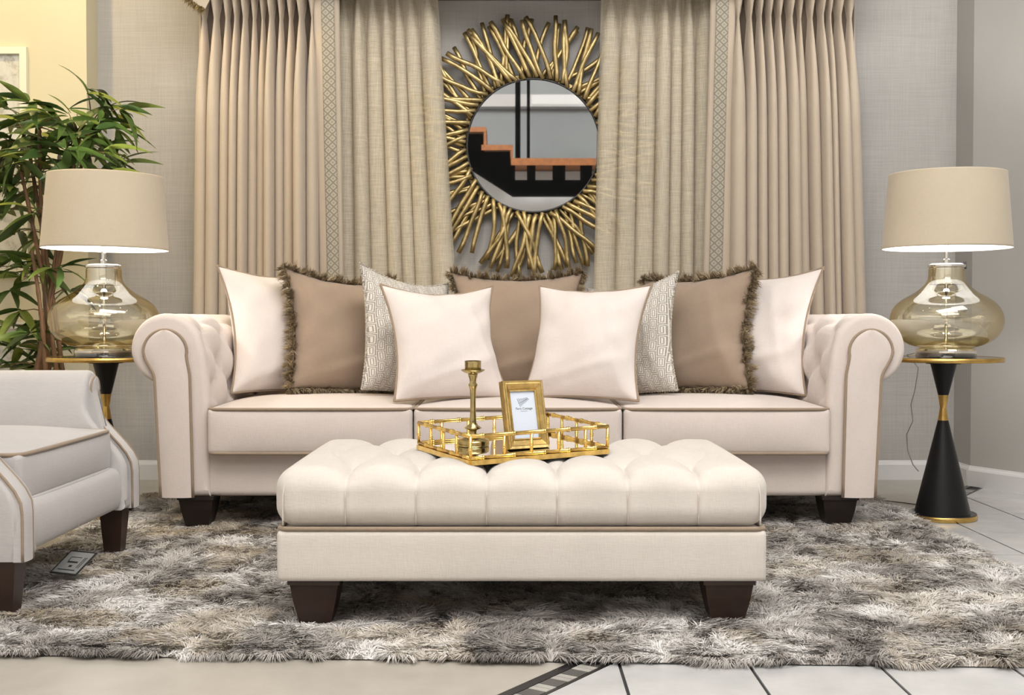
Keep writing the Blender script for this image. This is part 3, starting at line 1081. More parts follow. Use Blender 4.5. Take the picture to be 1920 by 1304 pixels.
# the outermost pads run out smoothly to the ends
endx = smooth01((np.abs(V[:, 0]) - 0.455) / 0.035)
h = h * (1 - endx) + endx
topw = np.clip(N[:, 2], 0, 1)
frw = np.clip(np.abs(N[:, 1]), 0, 1) * smooth01((V[:, 2] + 0.075) / 0.05)
side = np.abs(np.sin(PI * x / ta))
groove = np.exp(-(np.abs(np.sin(PI * x / ta)) / 0.10) ** 2)
inx = 1 - smooth01((np.abs(V[:, 0]) - 0.44) / 0.03)
dis = 0.041 * (1 - h) * smooth01(topw) + 0.0035 * groove * (1 - smooth01(topw)) * np.clip(np.abs(N[:, 1]) * 2, 0, 1) * inx
dis = dis + 0.008 * (1 - hs) * frw * inx * smooth01((V[:, 2] + 0.06) / 0.10) * (1 - smooth01(topw))
V2 = V - N * dis[:, None]
crown = (1 - (V[:, 0] / (OW / 2 + 0.01)) ** 6) * (1 - (V[:, 1] / (OD / 2 + 0.01)) ** 4)
V2[:, 2] += 0.010 * np.clip(crown, 0, 1) * topw
pad = mk('tufted_top', V2 + np.array([0, 0, 0.3105]), F, M['ottoman_linen'], ott)
bt = mesh_data('button', *lathe([(0.0005, 0.004), (0.006, 0.0035), (0.010, 0.001), (0.0105, -0.002)], 12), M['button_cream'])
for row in range(3):
    n = 7 if row == 1 else 6
    for i in range(n):
        bx = xb0 + ta * i - (ta / 2 if row == 1 else 0)
        inst('button', bt, pad, (bx, r1 + tb * row, 0.348))
# vertical corner seams and front seams
for i in range(6):
    bx = xb0 + ta * i
    V, F = tube([(bx, -OD / 2 - 0.0005 + 0.0, z) for z in np.linspace(0.252, 0.325, 6)], 0.0013, 5)
    mk('seam', V, F, M['button_cream'], pad)
for sx in (-1, 1):
    V, F = tube([(sx * (OW / 2 - 0.018 - 0.03 * max(0, t - 0.6) ** 2), -OD / 2 + 0.0012 - 0.0005 + 0.02 * max(0, t - 0.7), 0.25 + 0.095 * t) for t in np.linspace(0, 1, 8)], 0.0022, 5)
    mk('seam', V, F, M['ottoman_linen'], pad)
pts = []
hx, hy, rc = OW / 2 - 0.0065, OD / 2 - 0.0065, 0.02
for qx, qy, a0 in ((1, -1, -90), (1, 1, 0), (-1, 1, 90), (-1, -1, 180)):
    for a in np.linspace(a0, a0 + 90, 5): pts.append((qx * (hx - rc) + rc * math.cos(math.radians(a)), qy * (hy - rc) + rc * math.sin(math.radians(a)), 0.2405))
V, F = tube(pts, 0.0055, 7, closed=True); mk('welt', V, F, M['piping_taupe'], ott)
for sx in (-1, 1):
    for sy in (-1, 1):
        block_foot('foot', sx * (OW / 2 - 0.085), sy * (OD / 2 - 0.075), 0.121, ott, M['walnut_wood'], 0.060, 0.036, 0.108)

# ================================================================== ARMCHAIR (faces right, cut by the left edge of the photo)
chair = thing('armchair', (-1.155, 3.255, 0), (0, 0, PI / 2), label='pale upholstered rolled-arm armchair on tapered wooden legs, at the left edge', cat='armchair')


def lean(z): return 0.125 * smooth01((np.asarray(z) - 0.27) / 0.20)


AP = arm_profile(0.422, 0.508, 0.058, 0.447, 0.335, 0.150, 24)


def arm_rows():
    rows = []
    for z in np.linspace(0.150, 0.455, 12): rows.append((z, 0.376 + 0.004 * math.sin(6 * z), 0.440))
    for z in np.linspace(0.468, 0.500, 4):
        f = smooth01((z - 0.455) / 0.05); rows.append((z, 0.377 + 0.010 * f, 0.440 + 0.010 * f))
    for a in np.linspace(0, PI / 2 - 0.1, 8):
        rows.append((0.508 + 0.038 * math.sin(a), 0.422 - 0.037 * math.cos(a), 0.422 + 0.037 * math.cos(a)))
    return rows


for sg in (-1, 1):
    ao = arm('arm', AP, sg, 0.0, 0.72, chair, M['armchair_fabric'], edge=0.018, lean=lean)
    panel('arm_front', arm_rows(), sg, lambda z: float(lean(z)) + 0.003, ao, M['armchair_fabric'], thick=0.010, bulge=0.006, piping=M['piping_taupe'], pr=0.0035)
V, N, F = roundbox(0.70, 0.60, 0.130, 0.022, 20, 12, 6)
V[:, 1] -= 0.012 * np.clip(-N[:, 1], 0, 1) * np.cos(V[:, 2] / 0.135 * PI)
mk('seat_rail', V + np.array([0, 0.322, 0.214]), F, M['armchair_fabric'], chair)
cushion('seat_cushion', 0, 0.665, 0.56, 0.040, 0.272, 0.122, chair, M['armchair_fabric'], 0.03, r=0.016, welt=M['piping_taupe'], welt_low=M['armchair_fabric'])
V, N, F = roundbox(0.80, 0.17, 0.62, 0.06, 20, 4, 14)
V[:, 1] += 0.20 * (V[:, 2] + 0.31) ** 2
mk('backrest', V + np.array([0, 0.66, 0.47]), F, M['armchair_fabric'], chair)
for sx in (-1, 1):
    mk('leg', *frustum(sx * 0.392, 0.052, 0.012, 0.165, 0.024, 0.024, 0.036, 0.036), M['walnut_wood'], chair, smooth=False)
    mk('leg', *frustum(sx * 0.36, 0.66, 0.0, 0.165, 0.022, 0.022, 0.030, 0.030), M['walnut_wood'], chair, smooth=False)
# swing tag hanging on a thread under the seat rail
tg = pix(138, 1056, 3.22)
tagt = thing('swing_tag', (tg.x, tg.y, tg.z), (math.radians(-60), 0, math.radians(-24)), label='square grey swing tag with black border hanging under the armchair', cat='tag')
mk('card', *box(-0.046, 0.046, -0.0008, 0.0008, -0.046, 0.046), M['tag_black'], tagt, smooth=False)
mk('card_face', *box(-0.041, 0.041, -0.0014, -0.0006, -0.041, 0.041), M['tag_grey'], tagt, smooth=False)
mb = MB()
for a_, b_, c_, d_ in ((-0.020, 0.014, -0.002, 0.004), (-0.022, -0.020, 0.004, 0.020), (-0.022, 0.014, 0.019, 0.021), (-0.004, 0.006, -0.018, -0.011), (0.024, 0.026, -0.02, 0.022), (0.030, 0.032, -0.02, 0.022), (-0.03, 0.028, -0.031, -0.028)):
    mb.add(*box(a_, b_, -0.0019, -0.0012, c_, d_))
mb.mk('printed_mark', M['tag_black'], tagt, smooth=False)
Rm = Euler((math.radians(-60), 0, math.radians(-24))).to_matrix().inverted()
top = Rm @ Vector((0.0, 0.0, 0.155))
V, F = tube([Vector((0.006, 0, 0.044)), top * 0.6 + Vector((0.003, 0, 0.018)), top], 0.0008, 5)
mk('thread', V, F, M['cord_plastic'], tagt)

# ================================================================== SIDE TABLES AND LAMPS


def side_table(x, y, label):
    t = thing('side_table', (x, y, 0), label=label, cat='side table', group='hourglass side tables')
    H = 0.583
    mk('top_glass', *lathe([(0.0, H + 0.001), (0.200, H + 0.001), (0.201, H - 0.004), (0.0, H - 0.004)], 64, False, False), M['black_gloss'], t, auto=0.5)
    mk('top_rim', *lathe([(0.199, H - 0.014), (0.206, H - 0.014), (0.207, H - 0.007), (0.206, H + 0.002), (0.201, H + 0.002), (0.199, H - 0.003)], 64, False, False), M['brass'], t)
    mk('top_underside', *lathe([(0.0, H - 0.0135), (0.200, H - 0.0135), (0.200, H - 0.006), (0.0, H - 0.006)], 48, False, False), M['black_lacquer'], t, auto=0.5)
    mk('mount', *lathe([(0.062, H - 0.022), (0.062, H - 0.0135)], 32), M['black_lacquer'], t, auto=0.5)
    mk('upper_cone', *lathe([(0.0185, 0.448), (0.046, H - 0.022)], 40), M['black_lacquer'], t, auto=0.6)
    mk('brass_waist', *lathe([(0.0185, 0.448), (0.0115, 0.402), (0.0185, 0.356)], 40, False, False), M['brass'], t, auto=0.3)
    mk('lower_cone', *lathe([(0.098, 0.020), (0.0185, 0.356)], 48), M['black_lacquer'], t, auto=0.6)
    b = mk('base_disc', *lathe([(0.118, 0.010), (0.1185, 0.020), (0.117, 0.0215)], 56), M['black_gloss'], t, auto=0.6)
    mk('base_rim', *lathe([(0.1185, 0.0), (0.1205, 0.002), (0.1205, 0.016), (0.1185, 0.018)], 56, True, False), M['brass'], b)
    return t


def table_lamp(x, y, z, label, tiltshade=(0, 0, 0), amber=1.0):
    t = thing('table_lamp', (x, y, z), label=label, cat='lamp', group='glass table lamps')
    mk('base_plinth', *lathe([(0.104, 0.0), (0.106, 0.004), (0.106, 0.024), (0.102, 0.030), (0.088, 0.033)], 56), M['chrome'], t, auto=0.5)
    prof = [(0.086, 0.034), (0.105, 0.037), (0.135, 0.047), (0.165, 0.065), (0.186, 0.090), (0.1955, 0.118), (0.196, 0.140), (0.190, 0.165), (0.174, 0.190), (0.150, 0.210), (0.126, 0.224), (0.106, 0.236), (0.086, 0.252), (0.070, 0.270), (0.0635, 0.290), (0.0625, 0.320)]
    # refine the outline so that the glass is round
    P = [Vector(p) for p in prof]; fine = []
    for i in range(len(P) - 1):
        a, b = P[i], P[i + 1]; p0 = P[max(0, i - 1)]; p3 = P[min(len(P) - 1, i + 2)]
        for s in range(4):
            u = s / 4
            fine.append(tuple(0.5 * ((2 * a) + (b - p0) * u + (2 * p0 - 5 * a + 4 * b - p3) * u * u + (3 * a - p0 - 3 * b + p3) * u ** 3)))
    fine.append(tuple(P[-1]))
    mk('glass_body', *lathe(fine, 72, False, False), M['amber_glass'], t)
    # inner curl of the blown glass near the foot
    mk('glass_kick', *lathe([(0.086, 0.034), (0.072, 0.048), (0.045, 0.058), (0.015, 0.062)], 40, False, False), M['amber_glass'], t)
    mk('neck_collar', *lathe([(0.0600, 0.262), (0.0610, 0.300), (0.0605, 0.322), (0.066, 0.325), (0.066, 0.333), (0.056, 0.338), (0.014, 0.340)], 48, False, True), M['chrome'], t, auto=0.5)
    mk('centre_rod', *lathe([(0.006, 0.033), (0.006, 0.30)], 16), M['chrome'], t)
    mk('stem', *lathe([(0.0125, 0.338), (0.0125, 0.352), (0.0085, 0.356), (0.0085, 0.44)], 20), M['chrome'], t, auto=0.5)
    mk('bulb_holder', *lathe([(0.017, 0.43), (0.017, 0.475)], 20), M['white_paint'], t, auto=0.5)
    bulb = mk('bulb', *lathe([(0.012, 0.475), (0.022, 0.495), (0.030, 0.52), (0.029, 0.54), (0.018, 0.558), (0.002, 0.564)], 20), M['bulb_glow'], t)
    zs0, zs1 = 0.392, 0.662
    sh = mk('lamp_shade', *lathe([(0.225, zs0), (0.203, zs1)], 72, False, False), M['lampshade_outer'], t, rot=tiltshade)
    mk('shade_lining', *lathe([(0.2235, zs0 + 0.001), (0.2015, zs1 - 0.001)], 72, False, False), M['lampshade_inner'], sh)
    mk('shade_rim', *lathe([(0.2235, zs0), (0.2255, zs0), (0.2252, zs0 + 0.006)], 72, False, False), M['lampshade_outer'], sh)
    mk('shade_rim', *lathe([(0.2015, zs1), (0.2035, zs1), (0.2037, zs1 - 0.006)], 72, False, False), M['lampshade_outer'], sh)
    mb = MB()
    for a in (0, 2 * PI / 3, 4 * PI / 3):
        mb.add(*tube([(0.012 * math.cos(a), 0.012 * math.sin(a), 0.59), (0.2035 * math.cos(a), 0.2035 * math.sin(a), 0.64)], 0.002, 5))
    mb.mk('spider', M['chrome'], sh)
    return t


LTX, LTY = -1.490, 4.42
RTX, RTY = 1.562, 4.36
side_table(LTX, LTY, 'black hourglass side table with brass waist between armchair and sofa')
side_table(RTX, RTY, 'black hourglass side table with brass waist on bare tiles right of sofa')
LL = table_lamp(LTX - 0.005, LTY, 0.585, 'amber glass table lamp with beige drum shade in front of bamboo plant', (0, math.radians(0.8), 0))
RL = table_lamp(RTX + 0.008, RTY, 0.585, 'amber glass table lamp with beige drum shade right of the sofa')
# cord of the right lamp, down the wall and over the floor
cp = [Vector((-0.03, 0.10, 0.02)), Vector((-0.075, 0.20, 0.003))]
base = Vector((RTX + 0.008, RTY, 0.585))
for q, Yq in (((1722, 690), 4.60), ((1716, 730), 4.66), ((1708, 760), 4.72), ((1712, 790), 4.78), ((1700, 815), 4.84), ((1702, 845), 4.90), ((1712, 872), 4.95), ((1722, 884), 5.0)):
    cp.append(pix(q[0], q[1], Yq) - base)
V, F = tube(cp, 0.0022, 6); mk('cord', V, F, M['cord_plastic'], RL)
fl = [(1.60 - 0.16 * math.sin(3.0 * t) + 0.03 * math.sin(11 * t), 4.58 + 0.62 * t) for t in np.linspace(0, 1, 30)]
V, F = tube([(a - base.x, b - base.y, 0.003 - base.z) for a, b in fl], 0.002, 6); mk('cord', V, F, M['black_edge'], RL)
mk('hang_tag', *box(0.055, 0.068, -0.012, -0.010, 0.318, 0.345), M['tag_black'], RL, smooth=False)

# ================================================================== SCATTER CUSHIONS


def pillow(kind, loc, lean_deg, yaw_deg, roll_deg, w, h, t, label, seed, group, sag=0.0):
    """square cushion standing on its lower edge; local x width, z height, -y front"""
    root = thing('scatter_cushion', loc, (math.radians(-lean_deg), math.radians(roll_deg), math.radians(yaw_deg)), label=label, cat='cushion', group=group)
    n = 44; c = 0.15
    rnd = np.random.default_rng(seed)
    g = np.sin(np.linspace(-PI / 2, PI / 2, n + 1)) * 0.6 + np.linspace(-1, 1, n + 1) * 0.4
    U, W = np.meshgrid(g, g, indexing='ij')
    pin = c * rnd.uniform(0.7, 1.3, 4)
    ex = np.where(U > 0, pin[0], pin[1]); ez = np.where(W > 0, pin[2], pin[3] * 0.35)
    X = w / 2 * U * (1 - ex * (1 - W ** 2) * np.abs(U) ** 1.5)
    Z = h / 2 * W * (1 - ez * (1 - U ** 2) * np.abs(W) ** 1.5)
    # filling settles: thicker towards the bottom
    T = ((1 - np.abs(U) ** 2.6) * (1 - np.abs(W) ** 2.6))
    T = np.clip(T, 0, 1) ** 0.66 * (1 - 0.14 * W)
    ph = rnd.uniform(0, 6, 6)
    edge = np.clip(np.maximum(np.abs(U), np.abs(W)), 0, 1)
    ang = np.arctan2(W, U)
    wr = 0.008 * np.sin(ang * 9 + ph[0] + 2 * np.sin(3 * U + ph[1])) * edge ** 3 * T ** 0.5 + 0.005 * np.sin(5 * U + 3 * W + ph[2]) * T + 0.005 * np.sin(11 * W - 6 * U + ph[3]) * T * edge
    cr = np.exp(-((U + W * 0.3 - 0.55) / 0.10) ** 2) * 0.008 * T + np.exp(-((W + 0.62 - 0.3 * U) / 0.09) ** 2) * 0.009 * T
    Yf = -(t / 2) * T + wr - cr
    Yb = (t / 2) * T * 0.9
    V = []; F = []
    fi = -np.ones((n + 1, n + 1), int); bi = fi.copy()
    for i in range(n + 1):
        for j in range(n + 1):
            bd = i in (0, n) or j in (0, n)
            fi[i, j] = len(V); V.append((X[i, j], 0 if bd else Yf[i, j], Z[i, j] + h / 2))
            if bd: bi[i, j] = fi[i, j]
            else: bi[i, j] = len(V); V.append((X[i, j], Yb[i, j], Z[i, j] + h / 2))
    for i in range(n):
        for j in range(n):
            F.append((fi[i, j], fi[i + 1, j], fi[i + 1, j + 1], fi[i, j + 1]))
            F.append((bi[i, j], bi[i, j + 1], bi[i + 1, j + 1], bi[i + 1, j]))
    mat = {'cream': 'pillow_cream', 'taupe': 'taupe_velvet', 'key': 'key_pattern'}[kind]
    cov = mk('cover', V, F, M[mat], root)
    loop = [(i, 0) for i in range(n)] + [(n, j) for j in range(n)] + [(i, n) for i in range(n, 0, -1)] + [(0, j) for j in range(n, 0, -1)]
    lp = [Vector(V[fi[i, j]]) for i, j in loop]
    if kind == 'cream':
        V2, F2 = tube(lp, 0.0048, 7, closed=True); mk('piping', V2, F2, M['piping_taupe'], root)
    elif kind == 'key':
        # twisted cord: the radius pulses along the seam
        dense = []
        for i in range(len(lp)):
            a_, b_ = lp[i], lp[(i + 1) % len(lp)]
            for q in range(3): dense.append(a_.lerp(b_, q / 3))
        rad = [0.0042 + 0.0016 * math.sin(i * 1.9) for i in range(len(dense))]
        V2, F2 = tube(dense, rad, 6, closed=True); mk('twisted_cord', V2, F2, M['key_cord'], root)
    else:
        nf = 15000
        L = np.array([tuple(p) for p in lp]); m = len(L)
        seg = np.linalg.norm(np.roll(L, -1, axis=0) - L, axis=1); cum = np.concatenate([[0], np.cumsum(seg)])
        s = rnd.random(nf) * cum[-1]; k = np.clip(np.searchsorted(cum, s) - 1, 0, m - 1)
        f = ((s - cum[k]) / seg[k])[:, None]
        root_p = L[k] * (1 - f) + np.roll(L, -1, axis=0)[k] * f
        tan = (np.roll(L, -1, axis=0) - L)[k]; tan /= np.linalg.norm(tan, axis=1, keepdims=True)
        outw = np.stack([tan[:, 2], np.zeros(nf), -tan[:, 0]], axis=1)
        clump = np.floor(s / 0.011)
        cr_ = np.random.default_rng(seed + 5).normal(0, 1, (4000, 3))[clump.astype(int) % 4000]
        q = rnd.uniform(-1, 1, nf)[:, None]
        d1 = outw * rnd.uniform(0.004, 0.014, nf)[:, None] + np.array([[0, -1, 0]]) * q * 0.021 + cr_ * 0.0045
        d2 = outw * rnd.uniform(0.002, 0.012, nf)[:, None] + np.array([[0, -1, 0]]) * q * 0.010 + rnd.normal(0, 0.006, (nf, 3)) + cr_ * 0.003
        sd_ = rnd.normal(0, 1, (nf, 3)); sd_ /= np.linalg.norm(sd_, axis=1, keepdims=True)
        base = np.array([0.30, 0.23, 0.14]); alt = np.array([0.55, 0.44, 0.29]); dk = np.array([0.13, 0.10, 0.06])
        r_ = (np.random.default_rng(seed + 9).random(4000)[clump.astype(int) % 4000] * 0.6 + rnd.random(nf) * 0.4)[:, None]
        colr = np.where(r_ < 0.4, dk + (base - dk) * r_ / 0.4, base + (alt - base) * (r_ - 0.4) / 0.6)
        ribbons('fringe', root_p + np.array([[0, -1, 0]]) * q * 0.004, d1, d2, rnd.uniform(0.0012, 0.0022, nf), sd_, colr, root, M['fringe_pile'])
    return root


solid('key_cord', (0.42, 0.38, 0.32, 1), 0.8, nscale=150, var=0.6)
SZ = 0.436
G = 'scatter cushions on the sofa'
PILLOWS = [
    ('taupe', (0.02, 4.63, SZ + 0.010), 14, 0, 0, 0.52, 0.475, 0.17, 'taupe velvet cushion with brush fringe at the middle of the sofa', 5),
    ('cream', (-0.865, 4.585, SZ + 0.002), 15, 47, 3, 0.48, 0.49, 0.19, 'cream piped cushion leaning in the left corner of the sofa', 1),
    ('taupe', (-0.625, 4.565, SZ + 0.010), 15, 36, 5, 0.48, 0.47, 0.18, 'taupe velvet fringed cushion beside the left corner cushion', 2),
    ('key', (-0.385, 4.49, SZ), 13, 44, 9, 0.44, 0.48, 0.16, 'grey and ivory geometric-patterned cushion, left one of the two', 3),
    ('cream', (0.90, 4.585, SZ + 0.002), 15, -47, -1, 0.51, 0.49, 0.19, 'cream piped cushion leaning in the right corner of the sofa', 9),
    ('taupe', (0.675, 4.565, SZ + 0.010), 15, -36, -4, 0.49, 0.47, 0.18, 'taupe velvet fringed cushion beside the right corner cushion', 8),
    ('key', (0.440, 4.49, SZ), 13, -40, -8, 0.42, 0.45, 0.16, 'grey and ivory geometric-patterned cushion, right one of the two', 7),
    ('cream', (-0.205, 4.205, SZ + 0.006), 22, 23, 0, 0.43, 0.435, 0.17, 'small cream piped cushion in front, left of the gold photo frame', 4),
    ('cream', (0.235, 4.205, SZ + 0.006), 22, -23, 0, 0.43, 0.435, 0.17, 'small cream piped cushion in front, right of the gold photo frame', 6),
]
for (kd, loc, le, ya, ro, w, h, t, lb, sd) in PILLOWS: pillow(kd, loc, le, ya, ro, w, h, t, lb, sd, G)

# ================================================================== TRAY, CANDLESTICK, PHOTO FRAME
TA = math.radians(28.8)
tray = thing('serving_tray', (0.0, 3.03, 0.3925), (math.radians(2.4), 0, 0), label='gold bamboo-style tray with mirrored base on the tufted ottoman', cat='tray')
Rz = Matrix.Rotation(TA, 4, 'Z')
TL, TW, RH = 0.382, 0.292, 0.064
hl, hw = TL / 2, TW / 2


def tmk(name, V, F, mat, parent=tray, **k): return mk(name, [Rz @ Vector(v) for v in V], F, mat, parent, **k)


V, F = box(-hl, hl, -hw, hw, 0.004, 0.010); tmk('mirror_base', V, F, M['mirror_silver'], smooth=False)
V, F = box(-hl + 0.004, hl - 0.004, -hw + 0.004, hw - 0.004, -0.004, 0.0035); tmk('underside', V, F, M['black_edge'], smooth=False)


def bamboo(p, q, r, nodes):
    p, q = Vector(p), Vector(q); L = (q - p).length
    ts = [0.0]; rr = [r]
    for nd in nodes:
        for dt, k in ((-0.0048, 1.0), (-0.0036, 1.32), (-0.0014, 1.32), (-0.0005, 1.05), (0.0005, 1.05), (0.0014, 1.32), (0.0036, 1.32), (0.0048, 1.0)):
            t = nd + dt / L
            if 0 < t < 1: ts.append(t); rr.append(r * k)
    ts.append(1.0); rr.append(r)
    o = sorted(zip(ts, rr))
    return tube([p.lerp(q, t) for t, _ in o], [b for _, b in o], 10)


corn = [(-hl, -hw), (hl, -hw), (hl, hw), (-hl, hw)]
for i in range(4):
    a_, b_ = corn[i], corn[(i + 1) % 4]
    L = TL if i % 2 == 0 else TW
    nn = [0.08, 0.30, 0.52, 0.70, 0.90] if i % 2 == 0 else [0.16, 0.42, 0.66, 0.90]
    V, F = bamboo((*a_, RH), (*b_, RH), 0.0050, nn); tmk('rail', V, F, M['gold_leaf'])
    V, F = bamboo((*a_, 0.0125), (*b_, 0.0125), 0.0045, nn); tmk('lower_rail', V, F, M['gold_leaf'])
    e = Vector(((b_[0] - a_[0]), (b_[1] - a_[1]))); e.normalize(); nr = Vector((e.y, -e.x))
    V = []
    for s_ in (a_, b_):
        for o_, z_ in ((0.006, -0.004), (0.006, 0.008), (-0.004, 0.008), (-0.004, -0.004)): V.append((s_[0] + nr.x * o_, s_[1] + nr.y * o_, z_))
    tmk('base_edge', V, [(0, 1, 5, 4), (1, 2, 6, 5), (2, 3, 7, 6), (3, 0, 4, 7), (0, 3, 2, 1), (4, 5, 6, 7)], M['gold_leaf'], smooth=False)
    for t in ([0.0, 0.235, 0.43, 0.63, 0.83] if i % 2 == 0 else [0.0, 0.25, 0.5, 0.75]):
        x, y = a_[0] + (b_[0] - a_[0]) * t, a_[1] + (b_[1] - a_[1]) * t
        V, F = bamboo((x, y, 0.012), (x, y, RH), 0.0040, [0.42]); tmk('post', V, F, M['gold_leaf'])


def on_tray(px, py):
    """point on the tilted tray plate seen at a pixel of the photo"""
    Rt = Euler((math.radians(2.4), 0, 0)).to_matrix()
    o = Vector((0.0, 3.03, 0.3925)) + Rt @ Vector((0, 0, 0.0105)); nn = Rt @ Vector((0, 0, 1))
    c = Vector((0, 0, CAM_Z)); d = pix(px, py, 3.0) - c
    return c + d * ((o - c).dot(nn) / d.dot(nn))


cpnt = on_tray(887, 836)
cs = thing('candlestick', cpnt, (math.radians(2.4), 0, 0), label='tall antique brass candlestick standing on the gold tray', cat='candlestick')
HS = 0.212
cprof = [(0.040, 0.0), (0.041, 0.004), (0.0405, 0.012), (0.038, 0.0155), (0.026, 0.020), (0.012, 0.026), (0.0085, 0.033), (0.010, 0.040), (0.021, 0.044), (0.0215, 0.046), (0.013, 0.051), (0.0085, 0.060), (0.0072, 0.085), (0.0068, 0.115), (0.0078, 0.142), (0.0105, 0.150), (0.0118, 0.154), (0.0080, 0.160), (0.0088, 0.168), (0.0115, 0.176), (0.0125, 0.183)]
mk('stem', *lathe(cprof, 40), M['antique_brass'], cs)
mk('drip_plate', *lathe([(0.0125, 0.1825), (0.020, 0.1845), (0.029, 0.190), (0.0300, 0.192), (0.019, 0.1895), (0.0, 0.189)], 40, False, False), M['antique_brass'], cs)
mk('cup', *lathe([(0.0195, 0.1885), (0.0205, 0.190), (0.0205, HS), (0.0215, HS + 0.002), (0.019, HS + 0.002), (0.0185, 0.192), (0.0, 0.192)], 40, True, False), M['antique_brass'], cs, auto=0.8)

fp = on_tray(990, 842)
FT = 13
pf = thing('photo_frame', (fp.x, fp.y + 0.004, fp.z), (math.radians(-FT), 0, TA), label='small gold picture frame on the tray holding a printed card', cat='picture frame')
fw, fh, fd = 0.113, 0.170, 0.020
iw, ih = 0.070, 0.118
# moulded frame: mitred ring of profile steps
rings = [(fw / 2, fh / 2, 0.010), (fw / 2, fh / 2, -0.010), (fw / 2 - 0.003, fh / 2 - 0.003, -0.013), (fw / 2 - 0.006, fh / 2 - 0.006, -0.0115), (fw / 2 - 0.008, fh / 2 - 0.008, -0.0125), (iw / 2 + 0.005, ih / 2 + 0.005, -0.004), (iw / 2 + 0.003, ih / 2 + 0.003, -0.006), (iw / 2, ih / 2, -0.003), (iw / 2, ih / 2, 0.006), (fw / 2 - 0.002, fh / 2 - 0.002, 0.010)]
V = []; F = []
for a_, b_, y in rings: V += [(-a_, y, fh / 2 - b_), (a_, y, fh / 2 - b_), (a_, y, fh / 2 + b_), (-a_, y, fh / 2 + b_)]
for j in range(len(rings)):
    j2 = (j + 1) % len(rings)
    for i in range(4): F.append((j * 4 + i, j * 4 + (i + 1) % 4, j2 * 4 + (i + 1) % 4, j2 * 4 + i))
mk('moulding', V, F, M['frame_gold'], pf, smooth=False)
card = mk('printed_card', *box(-iw / 2 - 0.003, iw / 2 + 0.003, 0.0005, 0.0015, fh / 2 - ih / 2 - 0.003, fh / 2 + ih / 2 + 0.003), M['paper_white'], pf, smooth=False)
mk('back_board', *box(-fw / 2 + 0.003, fw / 2 - 0.003, 0.0085, 0.012, 0.003, fh - 0.003), M['black_edge'], pf, smooth=False)
# easel back strut
V = [(-0.022, 0.012, 0.11), (0.022, 0.012, 0.11), (0.026, 0.068, 0.016), (-0.026, 0.068, 0.016), (-0.022, 0.015, 0.11), (0.022, 0.015, 0.11), (0.026, 0.071, 0.016), (-0.026, 0.071, 0.016)]
mk('easel_strut', V, [(0, 3, 2, 1), (4, 5, 6, 7), (0, 1, 5, 4), (1, 2, 6, 5), (2, 3, 7, 6), (3, 0, 4, 7)], M['black_edge'], pf, smooth=False)


def text_part(name, body, size, z, parent, mat, spacing=1.0):
    cu = bpy.data.curves.new(name, 'FONT'); cu.body = body; cu.size = size
    cu.align_x = 'CENTER'; cu.extrude = 0.0001; cu.space_character = spacing
    o = bpy.data.objects.new(name, cu); link(o)
    dg = bpy.context.evaluated_depsgraph_get()
    me = bpy.data.meshes.new_from_object(o.evaluated_get(dg))
    bpy.data.objects.remove(o)
    me.materials.clear(); me.materials.append(mat)
    t = bpy.data.objects.new(name, me); link(t); t.parent = parent
    t.rotation_euler = (PI / 2, 0, 0); t.location = (0.002, 0.0002, z)
    return t


text_part('lettering', 'Fern Cottage', 0.0085, fh / 2 + 0.013, card, M['ink_grey'], 1.05)
mb = MB()
for i, wd in enumerate((0.8, 1.6, 1.2, 0.9, 1.5, 1.1, 1.4, 0.8)):
    mb.add(*box(-0.009 + i * 0.0026, -0.009 + i * 0.0026 + wd * 0.001, 0.0002, 0.0004, fh / 2 + 0.0082, fh / 2 + 0.0096))
mb.mk('small_print', M['ink_grey'], card, smooth=False)
mb = MB()   # fern emblem above the name
mb.add(*tube([(-0.013, 0.0002, fh / 2 + 0.029), (-0.002, 0.0002, fh / 2 + 0.033), (0.015, 0.0002, fh / 2 + 0.041)], 0.0004, 4))
for i in range(9):
    t = i / 8
    bx, bz = -0.012 + 0.026 * t, fh / 2 + 0.0295 + 0.011 * t
    ln = 0.012 * (1 - 0.75 * t)
    mb.add(*tube([(bx, 0.0002, bz), (bx - 0.002, 0.0002, bz + ln * 0.6), (bx - 0.0035 + 0.004 * t, 0.0002, bz + ln)], [0.0003, 0.0006, 0.0002], 4))
    mb.add(*tube([(bx, 0.0002, bz), (bx + 0.003, 0.0002, bz - ln * 0.5), (bx + 0.005, 0.0002, bz - ln * 0.85)], [0.0003, 0.0006, 0.0002], 4))
mb.mk('fern_emblem', M['ink_grey'], card)

# ================================================================== PICTURES ON THE LEFT WALL


def wall_picture(x0, x1, y0, y1, label):
    Y = 5.262
    a_, b_ = pix(x0, y1, Y), pix(x1, y0, Y)
    cxx, cz = (a_.x + b_.x) / 2, (a_.z + b_.z) / 2; w, h = b_.x - a_.x, b_.z - a_.z
    o = thing('wall_picture', (cxx, 5.28, cz), label=label, cat='picture', group='white framed prints')
    for nm, bb in (('frame_side', (-w / 2, -w / 2 + 0.030, -h / 2, h / 2)), ('frame_side', (w / 2 - 0.030, w / 2, -h / 2, h / 2)), ('frame_side', (-w / 2 + 0.030, w / 2 - 0.030, h / 2 - 0.030, h / 2)), ('frame_side', (-w / 2 + 0.030, w / 2 - 0.030, -h / 2, -h / 2 + 0.030))):
        mk(nm, *box(bb[0], bb[1], -0.025, 0.0, bb[2], bb[3]), M['frame_white'], o, smooth=False)
    mk('print', *box(-w / 2 + 0.028, w / 2 - 0.028, -0.010, -0.002, -h / 2 + 0.028, h / 2 - 0.028), M['pale_print'], o, smooth=False)


wall_picture(-260, 50, 88, 520, 'tall white-framed pale print high on the yellow-lit left wall')
wall_picture(-260, 50, 604, 860, 'white-framed pale print low on left wall behind the bamboo')

